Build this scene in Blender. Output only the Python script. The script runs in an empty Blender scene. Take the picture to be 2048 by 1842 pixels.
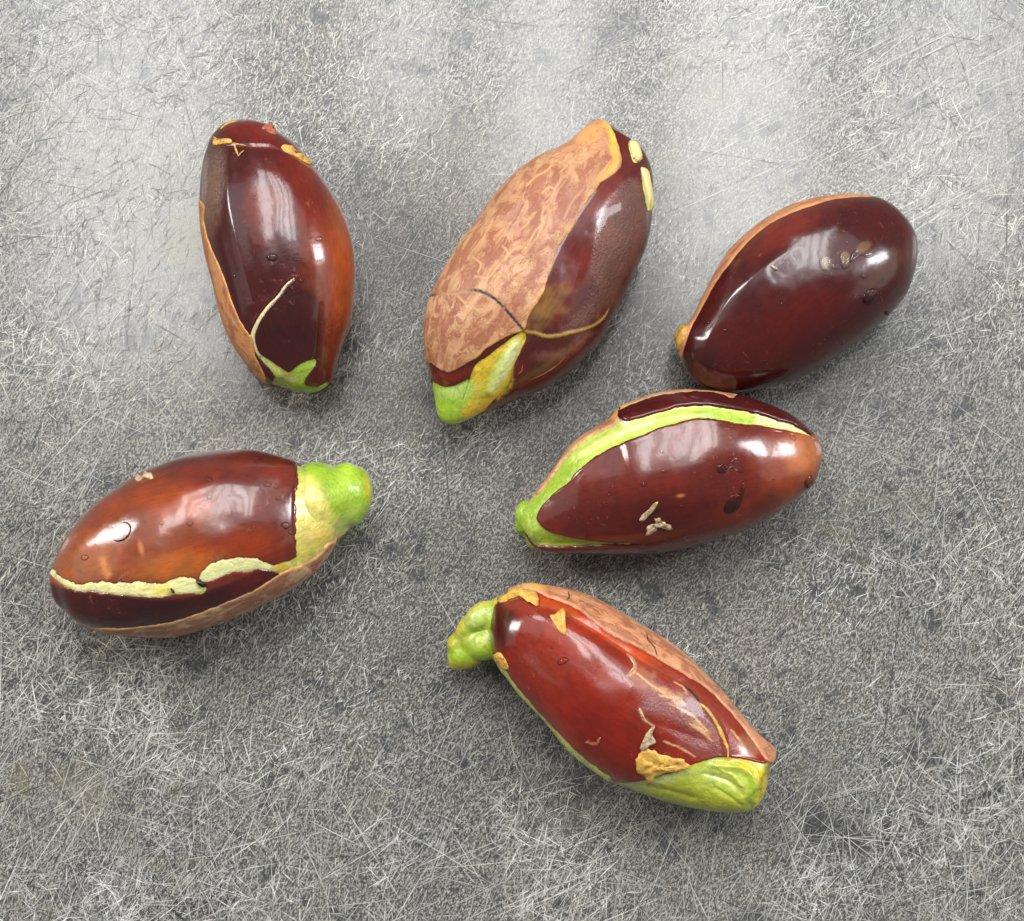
import bpy, math, random
import numpy as np
from mathutils import Vector
from mathutils.bvhtree import BVHTree

random.seed(7)
RNG = np.random.RandomState(11)
SC = bpy.context.scene
COL = SC.collection

# ------------------------------------------------------------------ camera
PX = 0.1365 / 2048          # metres on the worktop per photo pixel
D = 0.30                    # camera distance
TILT = math.radians(8)
BACK = np.array([0, -math.sin(TILT), math.cos(TILT)])
UP = np.array([0, math.cos(TILT), math.sin(TILT)])
RIGHT = np.array([1.0, 0, 0])
CAMP = BACK * D
cd = bpy.data.cameras.new('camera')
cam = bpy.data.objects.new('camera', cd)
COL.objects.link(cam)
cam.location = CAMP
cam.rotation_euler = (TILT, 0, 0)
cd.sensor_fit = 'HORIZONTAL'
cd.sensor_width = 36
cd.lens = 36 * D / (2048 * PX)
cd.clip_start = 0.005
cd.clip_end = 50
SC.camera = cam

# ------------------------------------------------------------------ world and lamps
w = bpy.data.worlds.new('World')
SC.world = w
w.use_nodes = True
bg = w.node_tree.nodes['Background']
bg.inputs[0].default_value = (0.93, 0.96, 1.0, 1)
bg.inputs[1].default_value = 0.16


def area(name, loc, target, sx, sy, power, col):
    l = bpy.data.lights.new(name, 'AREA')
    l.shape = 'RECTANGLE'
    l.size, l.size_y = sx, sy
    l.energy = power
    l.color = col
    o = bpy.data.objects.new(name, l)
    COL.objects.link(o)
    o.location = loc
    d = Vector(target) - Vector(loc)
    o.rotation_euler = d.to_track_quat('-Z', 'Y').to_euler()
    return o


def radiance(L, sx, sy):
    return L * math.pi * sx * sy


# far window cut into strips to lay glare bands, pale ceiling, side windows
for x, y, wd, ln, L in ((-0.240, 0.56, 0.14, 0.76, 9.0), (-0.072, 0.64, 0.050, 0.62, 11.0), (0.022, 0.60, 0.060, 0.66, 11.0), (0.145, 0.58, 0.085, 0.72, 11.0), (0.29, 0.62, 0.10, 0.76, 8.0)):
    area('window_glare_strip', (x, y, 0.98), (x, 0.05, 0), wd, ln, radiance(L, wd, ln), (0.98, 0.99, 0.985))
area('ceiling_light', (0.0, 0.62, 1.35), (0, 0, 0), 2.0, 0.9, radiance(1.0, 2.0, 0.9), (0.99, 0.98, 0.99))
area('side_fill_light', (1.3, 0.05, 0.75), (0, 0, 0), 1.3, 0.9, radiance(0.55, 1.3, 0.9), (1.0, 0.985, 0.96))  # unseen fill panel added to put sheen on the seeds' right sides
area('side_fill_light', (-1.3, 0.20, 0.75), (0, 0, 0), 1.1, 0.9, radiance(0.5, 1.1, 0.9), (1.0, 0.99, 0.97))  # matching fill panel added on the left, also unseen
area('side_window_light', (-1.15, 0.52, 0.82), (0, 0, 0), 0.24, 0.62, radiance(20, 0.24, 0.62), (1.0, 0.98, 0.94))
area('side_window_light', (1.15, 0.40, 0.95), (0, 0, 0), 0.26, 0.50, radiance(21, 0.26, 0.50), (0.93, 0.96, 1.0))
SC.view_settings.view_transform = 'Standard'
SC.view_settings.look = 'None'
SC.view_settings.exposure = 0.28
SC.view_settings.gamma = 1.0


# ------------------------------------------------------------------ mapping
def at(px, py, z=0.0):
    px = np.asarray(px, float); py = np.asarray(py, float)
    a = (px - 1024) * PX; b = -(py - 921) * PX
    d = a[..., None] * RIGHT + b[..., None] * UP - BACK * D
    t = (z - CAMP[2]) / d[..., 2]
    return CAMP + d * t[..., None]


def project(P):
    rel = P - CAMP
    dep = -(rel @ BACK)
    return np.stack([1024 + (rel @ RIGHT) / dep * D / PX, 921 - (rel @ UP) / dep * D / PX], -1)


# ------------------------------------------------------------------ noise, shapes in the plane
def hash3(i, j, k, seed):
    n = (i * 374761393 + j * 668265263 + k * 1274126177 + seed * 974634777) & 0xffffffff
    n = ((n ^ (n >> 13)) * 1103515245) & 0xffffffff
    n = ((n ^ (n >> 15)) * 2246822519) & 0xffffffff
    return ((n ^ (n >> 16)) & 0xffff) / 65535.0 * 2 - 1


def noise3(P, seed=0):
    P = np.asarray(P, float)
    if P.shape[-1] == 2:
        P = np.concatenate([P, np.zeros(P.shape[:-1] + (1,))], -1)
    F = np.floor(P).astype(np.int64); f = P - F
    u = f * f * f * (f * (f * 6 - 15) + 10)
    r = 0
    for a in (0, 1):
        for b in (0, 1):
            for c in (0, 1):
                wgt = (u[..., 0] if a else 1 - u[..., 0]) * (u[..., 1] if b else 1 - u[..., 1]) * (u[..., 2] if c else 1 - u[..., 2])
                r = r + wgt * hash3(F[..., 0] + a, F[..., 1] + b, F[..., 2] + c, seed)
    return r


def fbm(P, seed=0, oct=3):
    return sum(noise3(P * 2 ** o, seed + o) / 2 ** o for o in range(oct)) / 1.5


def smooth_closed(p, n=4):
    p = np.asarray(p, float); out = []
    N = len(p)
    for i in range(N):
        a, b, c, d = p[i - 1], p[i], p[(i + 1) % N], p[(i + 2) % N]
        for t in np.arange(n) / n:
            out.append(0.5 * ((2 * b) + (c - a) * t + (2 * a - 5 * b + 4 * c - d) * t * t + (3 * b - a - 3 * c + d) * t ** 3))
    return np.array(out)


def smooth_open(p, n=5):
    p = np.asarray(p, float)
    q = np.vstack([2 * p[0] - p[1], p, 2 * p[-1] - p[-2]]); out = []
    for i in range(1, len(q) - 2):
        a, b, c, d = q[i - 1], q[i], q[i + 1], q[i + 2]
        for t in np.arange(n) / n:
            out.append(0.5 * ((2 * b) + (c - a) * t + (2 * a - 5 * b + 4 * c - d) * t * t + (3 * b - a - 3 * c + d) * t ** 3))
    out.append(p[-1])
    return np.array(out)


def sd_poly(Q, poly, raw=False):
    """signed distance, positive inside"""
    p = np.asarray(poly, float) if raw else smooth_closed(poly, 3)
    dmin = np.full(len(Q), 1e18); ins = np.zeros(len(Q), bool)
    for i in range(len(p)):
        a, b = p[i - 1], p[i]
        e = b - a; ww = Q - a
        t = np.clip((ww @ e) / max(e @ e, 1e-9), 0, 1)
        dd = ww - t[:, None] * e
        dmin = np.minimum(dmin, (dd ** 2).sum(1))
        c1 = (a[1] <= Q[:, 1]); c2 = (b[1] <= Q[:, 1])
        cr = e[0] * ww[:, 1] - e[1] * ww[:, 0]
        ins ^= (c1 != c2) & ((cr > 0) == (b[1] > a[1]))
    return np.where(ins, 1, -1) * np.sqrt(dmin)


def sd_stroke(Q, pts):
    p = smooth_open([(list(q) + [3])[:3] for q in pts], 4)
    best = np.full(len(Q), -1e9)
    for i in range(len(p) - 1):
        a, b = p[i], p[i + 1]
        e = b[:2] - a[:2]; ww = Q - a[:2]
        t = np.clip((ww @ e) / max(e @ e, 1e-9), 0, 1)
        d = np.sqrt(((ww - t[:, None] * e) ** 2).sum(1))
        best = np.maximum(best, a[2] + (b[2] - a[2]) * t - d)
    return best


def sstep(x, a, b):
    t = np.clip((x - a) / (b - a), 0, 1)
    return t * t * (3 - 2 * t)


def sd_of(Q, op):
    k = op[0]
    if k == 'p': return sd_poly(Q, op[1])
    if k == 'r': return sd_poly(Q, op[1], True)
    if k == 's': return sd_stroke(Q, op[1])
    if k == 'b':                                     # blob x, y, rx, ry, angle
        x, y, rx, ry, an = op[1]
        c, s = math.cos(math.radians(an)), math.sin(math.radians(an))
        dx = Q[:, 0] - x; dy = Q[:, 1] - y
        u = (dx * c + dy * s) / rx; v = (-dx * s + dy * c) / ry
        return (1 - np.sqrt(u * u + v * v)) * min(rx, ry)


def region(Q, ops, rag=0, ragf=0.05, seed=3):
    sd = np.full(len(Q), -1e6)
    if ops and ops[0][0] == '-':
        sd = np.full(len(Q), 1e6)
    for sgn, op in ops:
        s = sd_of(Q, op)
        sd = np.maximum(sd, s) if sgn == '+' else np.minimum(sd, -s)
    if rag:
        sd = sd + rag * fbm(Q * ragf, seed)
    return sd


def paint(Q, base, ops, seed=5):
    """lay colours over a base: each op = (shape, rgb, softness, alpha[, ragged])"""
    c = np.tile(np.array(base, float), (len(Q), 1))
    for o in ops:
        shp, rgb, soft, al = o[:4]
        sd = sd_of(Q, shp)
        if len(o) > 4: sd = sd + o[4] * fbm(Q * (0.7 / max(o[4], 3)), seed)
        m = al * sstep(sd, -soft, soft)
        c = c * (1 - m[:, None]) + np.array(rgb) * m[:, None]
    return c


# ------------------------------------------------------------------ materials
def newmat(name):
    m = bpy.data.materials.new(name); m.use_nodes = True
    nt = m.node_tree
    return m, nt, nt.nodes['Principled BSDF']


def N(nt, t, **kw):
    n = nt.nodes.new(t)
    for k, v in kw.items():
        if k.startswith('i_'): n.inputs[k[2:].replace('_', ' ')].default_value = v
        else: setattr(n, k, v)
    return n


def noise_node(nt, co, scale, detail=4, rough=0.6, dist=0.0):
    n = N(nt, 'ShaderNodeTexNoise')
    n.inputs['Scale'].default_value = scale; n.inputs['Detail'].default_value = detail
    n.inputs['Roughness'].default_value = rough; n.inputs['Distortion'].default_value = dist
    nt.links.new(co, n.inputs['Vector'])
    return n.outputs['Fac']


def ramp(nt, fac, a, b, va=0.0, vb=1.0):
    n = N(nt, 'ShaderNodeMapRange'); n.interpolation_type = 'SMOOTHSTEP'
    for i, v in zip(('From Min', 'From Max', 'To Min', 'To Max'), (a, b, va, vb)): n.inputs[i].default_value = v
    nt.links.new(fac, n.inputs['Value'])
    return n.outputs['Result']


def mixc(nt, fac, a, b, mode='MIX'):
    n = N(nt, 'ShaderNodeMix'); n.data_type = 'RGBA'; n.blend_type = mode
    for s, v in ((n.inputs[0], fac), (n.inputs[6], a), (n.inputs[7], b)):
        if isinstance(v, (int, float)): s.default_value = v
        elif isinstance(v, tuple): s.default_value = tuple(v) + ((1,) if len(v) == 3 else ())
        else: nt.links.new(v, s)
    return n.outputs[2]


def math_(nt, op, a, b=None):
    n = N(nt, 'ShaderNodeMath'); n.operation = op
    for s, v in ((n.inputs[0], a), (n.inputs[1], b)):
        if v is None: continue
        if isinstance(v, (int, float)): s.default_value = v
        else: nt.links.new(v, s)
    return n.outputs[0]


def bump(nt, h, dist, strength=1.0, prev=None):
    n = N(nt, 'ShaderNodeBump'); n.inputs['Strength'].default_value = strength
    n.inputs['Distance'].default_value = dist
    nt.links.new(h, n.inputs['Height'])
    if prev: nt.links.new(prev, n.inputs['Normal'])
    return n.outputs[0]


def attr(nt, name, kind='Color'):
    a = N(nt, 'ShaderNodeAttribute'); a.attribute_name = name
    return a.outputs[kind]


def skin_material():
    m, nt, b = newmat('glossy_seed_skin')
    co = N(nt, 'ShaderNodeTexCoord').outputs['Object']
    c = attr(nt, 'col'); dry = attr(nt, 'dry', 'Fac')
    big = noise_node(nt, co, 260, 4, 0.6, 0.6)
    c1 = mixc(nt, ramp(nt, big, 0.35, 0.7, 0.0, 0.55), c, mixc(nt, 1.0, c, (1.7, 1.25, 0.9), 'MULTIPLY'))
    fine = noise_node(nt, co, 2600, 3, 0.6)
    c2 = mixc(nt, ramp(nt, fine, 0.66, 0.76, 0, 0.22), c1, (0.36, 0.10, 0.04))
    mp = N(nt, 'ShaderNodeMapping'); mp.inputs['Scale'].default_value = (0.12, 1, 1)
    nt.links.new(co, mp.inputs['Vector'])
    grain = noise_node(nt, mp.outputs[0], 2600, 4, 0.7, 0.3)
    c2 = mixc(nt, ramp(nt, grain, 0.42, 0.62, 0, 0.35), c2, mixc(nt, 1.0, c2, (0.55, 0.6, 0.7), 'MULTIPLY'))
    scuff = math_(nt, 'MULTIPLY', ramp(nt, noise_node(nt, co, 900, 5, 0.75, 0.5), 0.58, 0.66), ramp(nt, noise_node(nt, co, 150, 2), 0.52, 0.62))
    c2 = mixc(nt, math_(nt, 'MULTIPLY', scuff, 0.3), c2, (0.30, 0.14, 0.10))
    nt.links.new(c2, b.inputs['Base Color'])
    r = math_(nt, 'ADD', ramp(nt, noise_node(nt, co, 700, 3), 0.3, 0.7, 0.15, 0.23), math_(nt, 'MULTIPLY', dry, 0.16))
    r = math_(nt, 'ADD', r, math_(nt, 'MULTIPLY', scuff, 0.2))
    nt.links.new(r, b.inputs['Roughness'])
    b.inputs['Coat Weight'].default_value = 0.3
    b.inputs['Coat Roughness'].default_value = 0.08
    b.inputs['Subsurface Weight'].default_value = 0.12
    b.inputs['Subsurface Radius'].default_value = (1.0, 0.25, 0.08)
    b.inputs['Subsurface Scale'].default_value = 0.0025
    n1 = bump(nt, noise_node(nt, co, 420, 3, 0.5), 0.00022, 0.15)
    wr = math_(nt, 'MULTIPLY', noise_node(nt, co, 2800, 3, 0.7), dry)
    n2 = bump(nt, wr, 0.0003, 0.8, n1)
    nt.links.new(n2, b.inputs['Normal'])
    nt.links.new(n1, b.inputs['Coat Normal'])
    return m


def flesh_material():
    m, nt, b = newmat('waxy_seed_flesh')
    co = N(nt, 'ShaderNodeTexCoord').outputs['Object']
    c = attr(nt, 'col')
    big = noise_node(nt, co, 500, 5, 0.65, 0.8)
    c1 = mixc(nt, ramp(nt, big, 0.3, 0.7, 0, 0.6), c, mixc(nt, 1.0, c, (1.35, 1.25, 0.8), 'MULTIPLY'))
    c2 = mixc(nt, ramp(nt, noise_node(nt, co, 1500, 4), 0.5, 0.8, 0, 0.4), c1, mixc(nt, 1.0, c, (0.75, 0.8, 0.7), 'MULTIPLY'))
    mp = N(nt, 'ShaderNodeMapping'); mp.inputs['Scale'].default_value = (0.15, 1, 1)
    nt.links.new(co, mp.inputs['Vector'])
    fibre = noise_node(nt, mp.outputs[0], 2400, 4, 0.7, 0.3)
    c2 = mixc(nt, ramp(nt, fibre, 0.45, 0.62, 0, 0.7), c2, mixc(nt, 1.0, c2, (0.66, 0.74, 0.5), 'MULTIPLY'))
    c2 = mixc(nt, ramp(nt, noise_node(nt, co, 1700, 5, 0.7), 0.63, 0.72, 0, 0.5), c2, (0.30, 0.20, 0.05))
    nt.links.new(c2, b.inputs['Base Color'])
    nt.links.new(ramp(nt, noise_node(nt, co, 900, 3), 0.3, 0.7, 0.14, 0.36), b.inputs['Roughness'])
    b.inputs['Subsurface Weight'].default_value = 0.3
    b.inputs['Coat Weight'].default_value = 0.4
    b.inputs['Coat Roughness'].default_value = 0.12
    b.inputs['Subsurface Radius'].default_value = (1.0, 0.8, 0.25)
    b.inputs['Subsurface Scale'].default_value = 0.0012
    n1 = bump(nt, noise_node(nt, co, 650, 4, 0.6, 0.5), 0.0004, 0.6)
    n2 = bump(nt, fibre, 0.00010, 0.6, n1)
    nt.links.new(n2, b.inputs['Normal'])
    return m


def scar_material():
    m, nt, b = newmat('tan_veined_scar')
    co = N(nt, 'ShaderNodeTexCoord').outputs['Object']
    c = attr(nt, 'col'); rim = attr(nt, 'rim', 'Fac')
    # the seed's own long axis lies along local x: stretch the mottling that way
    mp = N(nt, 'ShaderNodeMapping'); mp.inputs['Scale'].default_value = (0.5, 1, 1)
    nt.links.new(co, mp.inputs['Vector']); cs = mp.outputs[0]
    big = noise_node(nt, cs, 560, 6, 0.66, 0.7)
    c1 = mixc(nt, ramp(nt, big, 0.45, 0.55, 0, 0.85), c, (0.34, 0.115, 0.055))
    c1 = mixc(nt, ramp(nt, noise_node(nt, co, 190, 3, 0.5), 0.45, 0.6, 0, 0.6), c1, mixc(nt, 1.0, c1, (0.78, 0.62, 0.62), 'MULTIPLY'))
    line = ramp(nt, math_(nt, 'ABSOLUTE', math_(nt, 'SUBTRACT', big, 0.47)), 0.004, 0.016, 0.65, 0.0)
    gate = ramp(nt, noise_node(nt, co, 260, 2), 0.42, 0.55)
    line = math_(nt, 'MULTIPLY', line, gate)
    c2 = mixc(nt, line, c1, (0.78, 0.42, 0.14))
    sp = ramp(nt, noise_node(nt, cs, 1300, 4, 0.7, 0.6), 0.56, 0.66, 0, 0.6)
    c3 = mixc(nt, sp, c2, (0.33, 0.10, 0.06))
    pale = ramp(nt, noise_node(nt, co, 1000, 4, 0.7, 0.4), 0.55, 0.75, 0, 0.5)
    c4 = mixc(nt, pale, c3, (0.66, 0.42, 0.26))
    c5 = mixc(nt, rim, c4, c)
    nt.links.new(c5, b.inputs['Base Color'])
    nt.links.new(ramp(nt, big, 0.3, 0.7, 0.3, 0.5), b.inputs['Roughness'])
    b.inputs['Subsurface Weight'].default_value = 0.12
    b.inputs['Subsurface Radius'].default_value = (1.0, 0.5, 0.2)
    b.inputs['Subsurface Scale'].default_value = 0.001
    n1 = bump(nt, big, 0.00030, 0.9)
    n2 = bump(nt, line, 0.00010, 0.8, n1)
    n3 = bump(nt, noise_node(nt, cs, 2200, 3), 0.00012, 0.6, n2)
    nt.links.new(n3, b.inputs['Normal'])
    return m


def water_material():
    m, nt, b = newmat('water')
    out = nt.nodes['Material Output']
    tr = N(nt, 'ShaderNodeBsdfTransparent'); gl = N(nt, 'ShaderNodeBsdfGlossy')
    gl.inputs['Roughness'].default_value = 0.06
    lw = N(nt, 'ShaderNodeLayerWeight'); lw.inputs['Blend'].default_value = 0.35
    nt.links.new(mixc(nt, ramp(nt, lw.outputs['Facing'], 0.4, 1.0), (1, 1, 1), (0.7, 0.62, 0.6)), tr.inputs[0])
    fr = N(nt, 'ShaderNodeFresnel'); fr.inputs['IOR'].default_value = 1.33
    mx = N(nt, 'ShaderNodeMixShader')
    nt.links.new(fr.outputs[0], mx.inputs[0]); nt.links.new(tr.outputs[0], mx.inputs[1]); nt.links.new(gl.outputs[0], mx.inputs[2])
    nt.links.new(mx.outputs[0], out.inputs['Surface'])
    return m


def flat_material(name, rgb, rough, rgb2=None):
    m, nt, b = newmat(name)
    co = N(nt, 'ShaderNodeTexCoord').outputs['Object']
    f = noise_node(nt, co, 1500, 4, 0.6, 0.5)
    nt.links.new(mixc(nt, ramp(nt, f, 0.35, 0.65), rgb, rgb2 or tuple(v * 0.6 for v in rgb)), b.inputs['Base Color'])
    b.inputs['Roughness'].default_value = rough
    nt.links.new(bump(nt, f, 0.0002, 0.6), b.inputs['Normal'])
    return m


def worktop_material():
    m, nt, b = newmat('scuffed_grey_worktop')
    co = N(nt, 'ShaderNodeTexCoord').outputs['Object']
    big = noise_node(nt, co, 40, 4, 0.6)
    mid = noise_node(nt, co, 210, 5, 0.7, 0.3)
    mp = N(nt, 'ShaderNodeMapping'); mp.inputs['Rotation'].default_value = (0, 0, math.radians(-58))
    nt.links.new(co, mp.inputs['Vector'])
    mp2 = N(nt, 'ShaderNodeMapping'); mp2.inputs['Scale'].default_value = (0.5, 1, 1)
    nt.links.new(mp.outputs[0], mp2.inputs['Vector'])
    fib = noise_node(nt, mp2.outputs[0], 4600, 4, 0.75, 0.6)
    fine = noise_node(nt, co, 4400, 4, 0.8)
    c = mixc(nt, ramp(nt, big, 0.38, 0.62), (0.046, 0.051, 0.051), (0.082, 0.076, 0.064))
    c = mixc(nt, ramp(nt, mid, 0.52, 0.66, 0, 0.85), c, (0.030, 0.037, 0.041))
    c = mixc(nt, math_(nt, 'MULTIPLY', ramp(nt, fib, 0.47, 0.58, 0, 0.9), ramp(nt, mid, 0.54, 0.66, 1.0, 0.25)), c, (0.42, 0.395, 0.335))
    c = mixc(nt, ramp(nt, fine, 0.49, 0.41, 0, 0.7), c, (0.030, 0.032, 0.033))
    st = noise_node(nt, co, 60, 3, 0.6, 0.4)
    c = mixc(nt, ramp(nt, st, 0.60, 0.72, 0, 0.35), c, (0.17, 0.15, 0.08))
    sp = noise_node(nt, co, 380, 2, 0.5)
    sg = noise_node(nt, co, 70, 2, 0.5)
    c = mixc(nt, math_(nt, 'MULTIPLY', ramp(nt, sp, 0.64, 0.70), ramp(nt, sg, 0.5, 0.6, 0.2, 0.8)), c, (0.022, 0.024, 0.026))
    wob = N(nt, 'ShaderNodeVectorMath'); wob.operation = 'SCALE'; wob.inputs['Scale'].default_value = 0.006
    nz = N(nt, 'ShaderNodeTexNoise'); nz.inputs['Scale'].default_value = 320; nz.inputs['Detail'].default_value = 4
    nt.links.new(co, nz.inputs['Vector']); nt.links.new(nz.outputs['Color'], wob.inputs[0])
    add = N(nt, 'ShaderNodeVectorMath'); add.operation = 'ADD'
    nt.links.new(co, add.inputs[0]); nt.links.new(wob.outputs[0], add.inputs[1])
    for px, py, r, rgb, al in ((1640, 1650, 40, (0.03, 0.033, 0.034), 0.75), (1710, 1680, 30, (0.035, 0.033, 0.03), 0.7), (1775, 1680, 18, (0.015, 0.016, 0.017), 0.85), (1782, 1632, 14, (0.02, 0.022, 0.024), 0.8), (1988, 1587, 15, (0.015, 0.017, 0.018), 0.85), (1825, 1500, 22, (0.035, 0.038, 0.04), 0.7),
                               (40, 1560, 30, (0.14, 0.12, 0.04), 0.4), (372, 478, 62, (0.20, 0.17, 0.07), 0.5), (290, 400, 160, (0.16, 0.145, 0.10), 0.3), (900, 330, 130, (0.13, 0.115, 0.06), 0.35), (760, 480, 150, (0.06, 0.056, 0.048), 0.4), (1290, 650, 110, (0.07, 0.062, 0.05), 0.45), (1310, 360, 90, (0.13, 0.12, 0.06), 0.3),  # olive stains; the broad dark spots between seeds paint in their soft shade
                               (1240, 60, 50, (0.05, 0.052, 0.055), 0.5), (1130, 1560, 110, (0.06, 0.055, 0.048), 0.35)):  # dark band at the far edge and shade by the stalk seed, painted in
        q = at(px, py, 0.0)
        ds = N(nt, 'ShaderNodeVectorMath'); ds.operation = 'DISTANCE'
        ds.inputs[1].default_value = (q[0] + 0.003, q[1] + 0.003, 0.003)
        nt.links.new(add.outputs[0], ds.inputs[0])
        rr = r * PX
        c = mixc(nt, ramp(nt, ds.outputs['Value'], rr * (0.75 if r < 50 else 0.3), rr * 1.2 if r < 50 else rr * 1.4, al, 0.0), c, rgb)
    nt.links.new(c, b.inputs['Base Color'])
    nt.links.new(ramp(nt, mid, 0.3, 0.7, 0.40, 0.52), b.inputs['Roughness'])
    b.inputs['Specular IOR Level'].default_value = 0.25
    b.inputs['Coat Weight'].default_value = 1.0
    nt.links.new(ramp(nt, fib, 0.35, 0.65, 0.09, 0.18), b.inputs['Coat Roughness'])
    n1 = bump(nt, fib, 0.00007, 0.6)
    n2 = bump(nt, fine, 0.00007, 0.5, n1)
    nt.links.new(n2, b.inputs['Normal'])
    return m


def scratch_material():
    m, nt, b = newmat('scratch_burr')
    nt.links.new(attr(nt, 'col'), b.inputs['Base Color'])
    b.inputs['Roughness'].default_value = 0.42
    b.inputs['Coat Weight'].default_value = 0.5
    b.inputs['Coat Roughness'].default_value = 0.15
    b.inputs['Specular IOR Level'].default_value = 0.25
    return m


M_SKIN = skin_material(); M_FLESH = flesh_material(); M_SCAR = scar_material(); M_WATER = water_material()
M_CRUMB = flat_material('dry_tan_crumb', (0.66, 0.52, 0.32), 0.6, (0.30, 0.18, 0.09))
M_YELLOW = flat_material('yellow_peel', (0.78, 0.46, 0.07), 0.45, (0.50, 0.26, 0.07))
M_PINK = flat_material('pink_peel', (0.42, 0.13, 0.07), 0.35, (0.35, 0.08, 0.05))
M_FIBRE = flat_material('dark_fibre', (0.035, 0.018, 0.012), 0.5)
M_WTOP = worktop_material(); M_SCR = scratch_material()


# ------------------------------------------------------------------ mesh helper
def make_mesh(name, V, F, mat, parent=None, attrs=None, smooth=True, origin=None, rot=0.0):
    V = np.asarray(V, np.float64); F = np.asarray(F, np.int64)
    if origin is not None:
        V = V - np.asarray(origin)
        c, s = math.cos(-rot), math.sin(-rot)
        V = np.stack([V[:, 0] * c - V[:, 1] * s, V[:, 0] * s + V[:, 1] * c, V[:, 2]], 1)
    k = F.shape[1]
    me = bpy.data.meshes.new(name)
    me.vertices.add(len(V)); me.vertices.foreach_set('co', V.astype(np.float32).ravel())
    me.loops.add(F.size); me.loops.foreach_set('vertex_index', F.astype(np.int32).ravel())
    me.polygons.add(len(F))
    me.polygons.foreach_set('loop_start', np.arange(0, F.size, k, dtype=np.int32))
    me.polygons.foreach_set('loop_total', np.full(len(F), k, dtype=np.int32))
    me.update(calc_edges=True); me.validate()
    me.polygons.foreach_set('use_smooth', np.full(len(me.polygons), bool(smooth)))
    for nm, arr in (attrs or {}).items():
        if arr.ndim == 2:
            a = me.attributes.new(nm, 'FLOAT_COLOR', 'POINT')
            a.data.foreach_set('color', np.concatenate([arr, np.ones((len(arr), 1))], 1).astype(np.float32).ravel())
        else:
            a = me.attributes.new(nm, 'FLOAT', 'POINT')
            a.data.foreach_set('value', arr.astype(np.float32))
    me.materials.append(mat)
    o = bpy.data.objects.new(name, me)
    COL.objects.link(o)
    if parent: o.parent = parent
    return o


# ------------------------------------------------------------------ worktop and its scratches
def worktop():
    X0, X1, Y0, Y1 = -0.30, 0.30, -0.28, 0.28
    V = [(x, y, z) for z in (-0.012, 0.0) for x, y in ((X0, Y0), (X1, Y0), (X1, Y1), (X0, Y1))]
    F = [(4, 5, 6, 7), (3, 2, 1, 0), (0, 1, 5, 4), (1, 2, 6, 5), (2, 3, 7, 6), (3, 0, 4, 7)]
    o = make_mesh('worktop', V, F, M_WTOP, smooth=False)
    o['kind'] = 'structure'
    return o


def ribbons(P, ang, L, W, col, bend, name, parent, seg=2):
    """thin raised burrs: P centres (px), lengths and widths in px"""
    n = len(P)
    ts = np.linspace(-0.5, 0.5, seg + 1)
    V = np.zeros((n, seg + 1, 2, 3)); zr = RNG.uniform(0.00001, 0.00005, (n, seg + 1))
    base = np.stack([(P[:, 0] - 1024) * PX, -(P[:, 1] - 921) * PX], 1)
    for k, t in enumerate(ts):
        a = ang + bend * t
        dx, dy = np.cos(ang + bend * t * 0.5), np.sin(ang + bend * t * 0.5)
        cx = base[:, 0] + dx * L * PX * t; cy = base[:, 1] + dy * L * PX * t
        hw = W * PX * 0.5 * (0.15 + 0.85 * (1 - (2 * abs(t)) ** 2))
        nx, ny = -np.sin(a), np.cos(a)
        V[:, k, 0] = np.stack([cx + nx * hw, cy + ny * hw, zr[:, k]], 1)
        V[:, k, 1] = np.stack([cx - nx * hw, cy - ny * hw, zr[:, k]], 1)
    idx = np.arange(n)[:, None] * (seg + 1) * 2
    F = np.concatenate([np.stack([idx[:, 0] + 2 * k, idx[:, 0] + 2 * k + 1, idx[:, 0] + 2 * k + 3, idx[:, 0] + 2 * k + 2], 1) for k in range(seg)])
    C = np.repeat(col, (seg + 1) * 2, 0)
    C = C * np.repeat(RNG.uniform(0.55, 1.15, n * (seg + 1)), 2)[:, None]
    o = make_mesh(name, V.reshape(-1, 3), F, M_SCR, parent, {'col': C}, smooth=False)
    o['kind'] = 'stuff'
    return o


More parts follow.
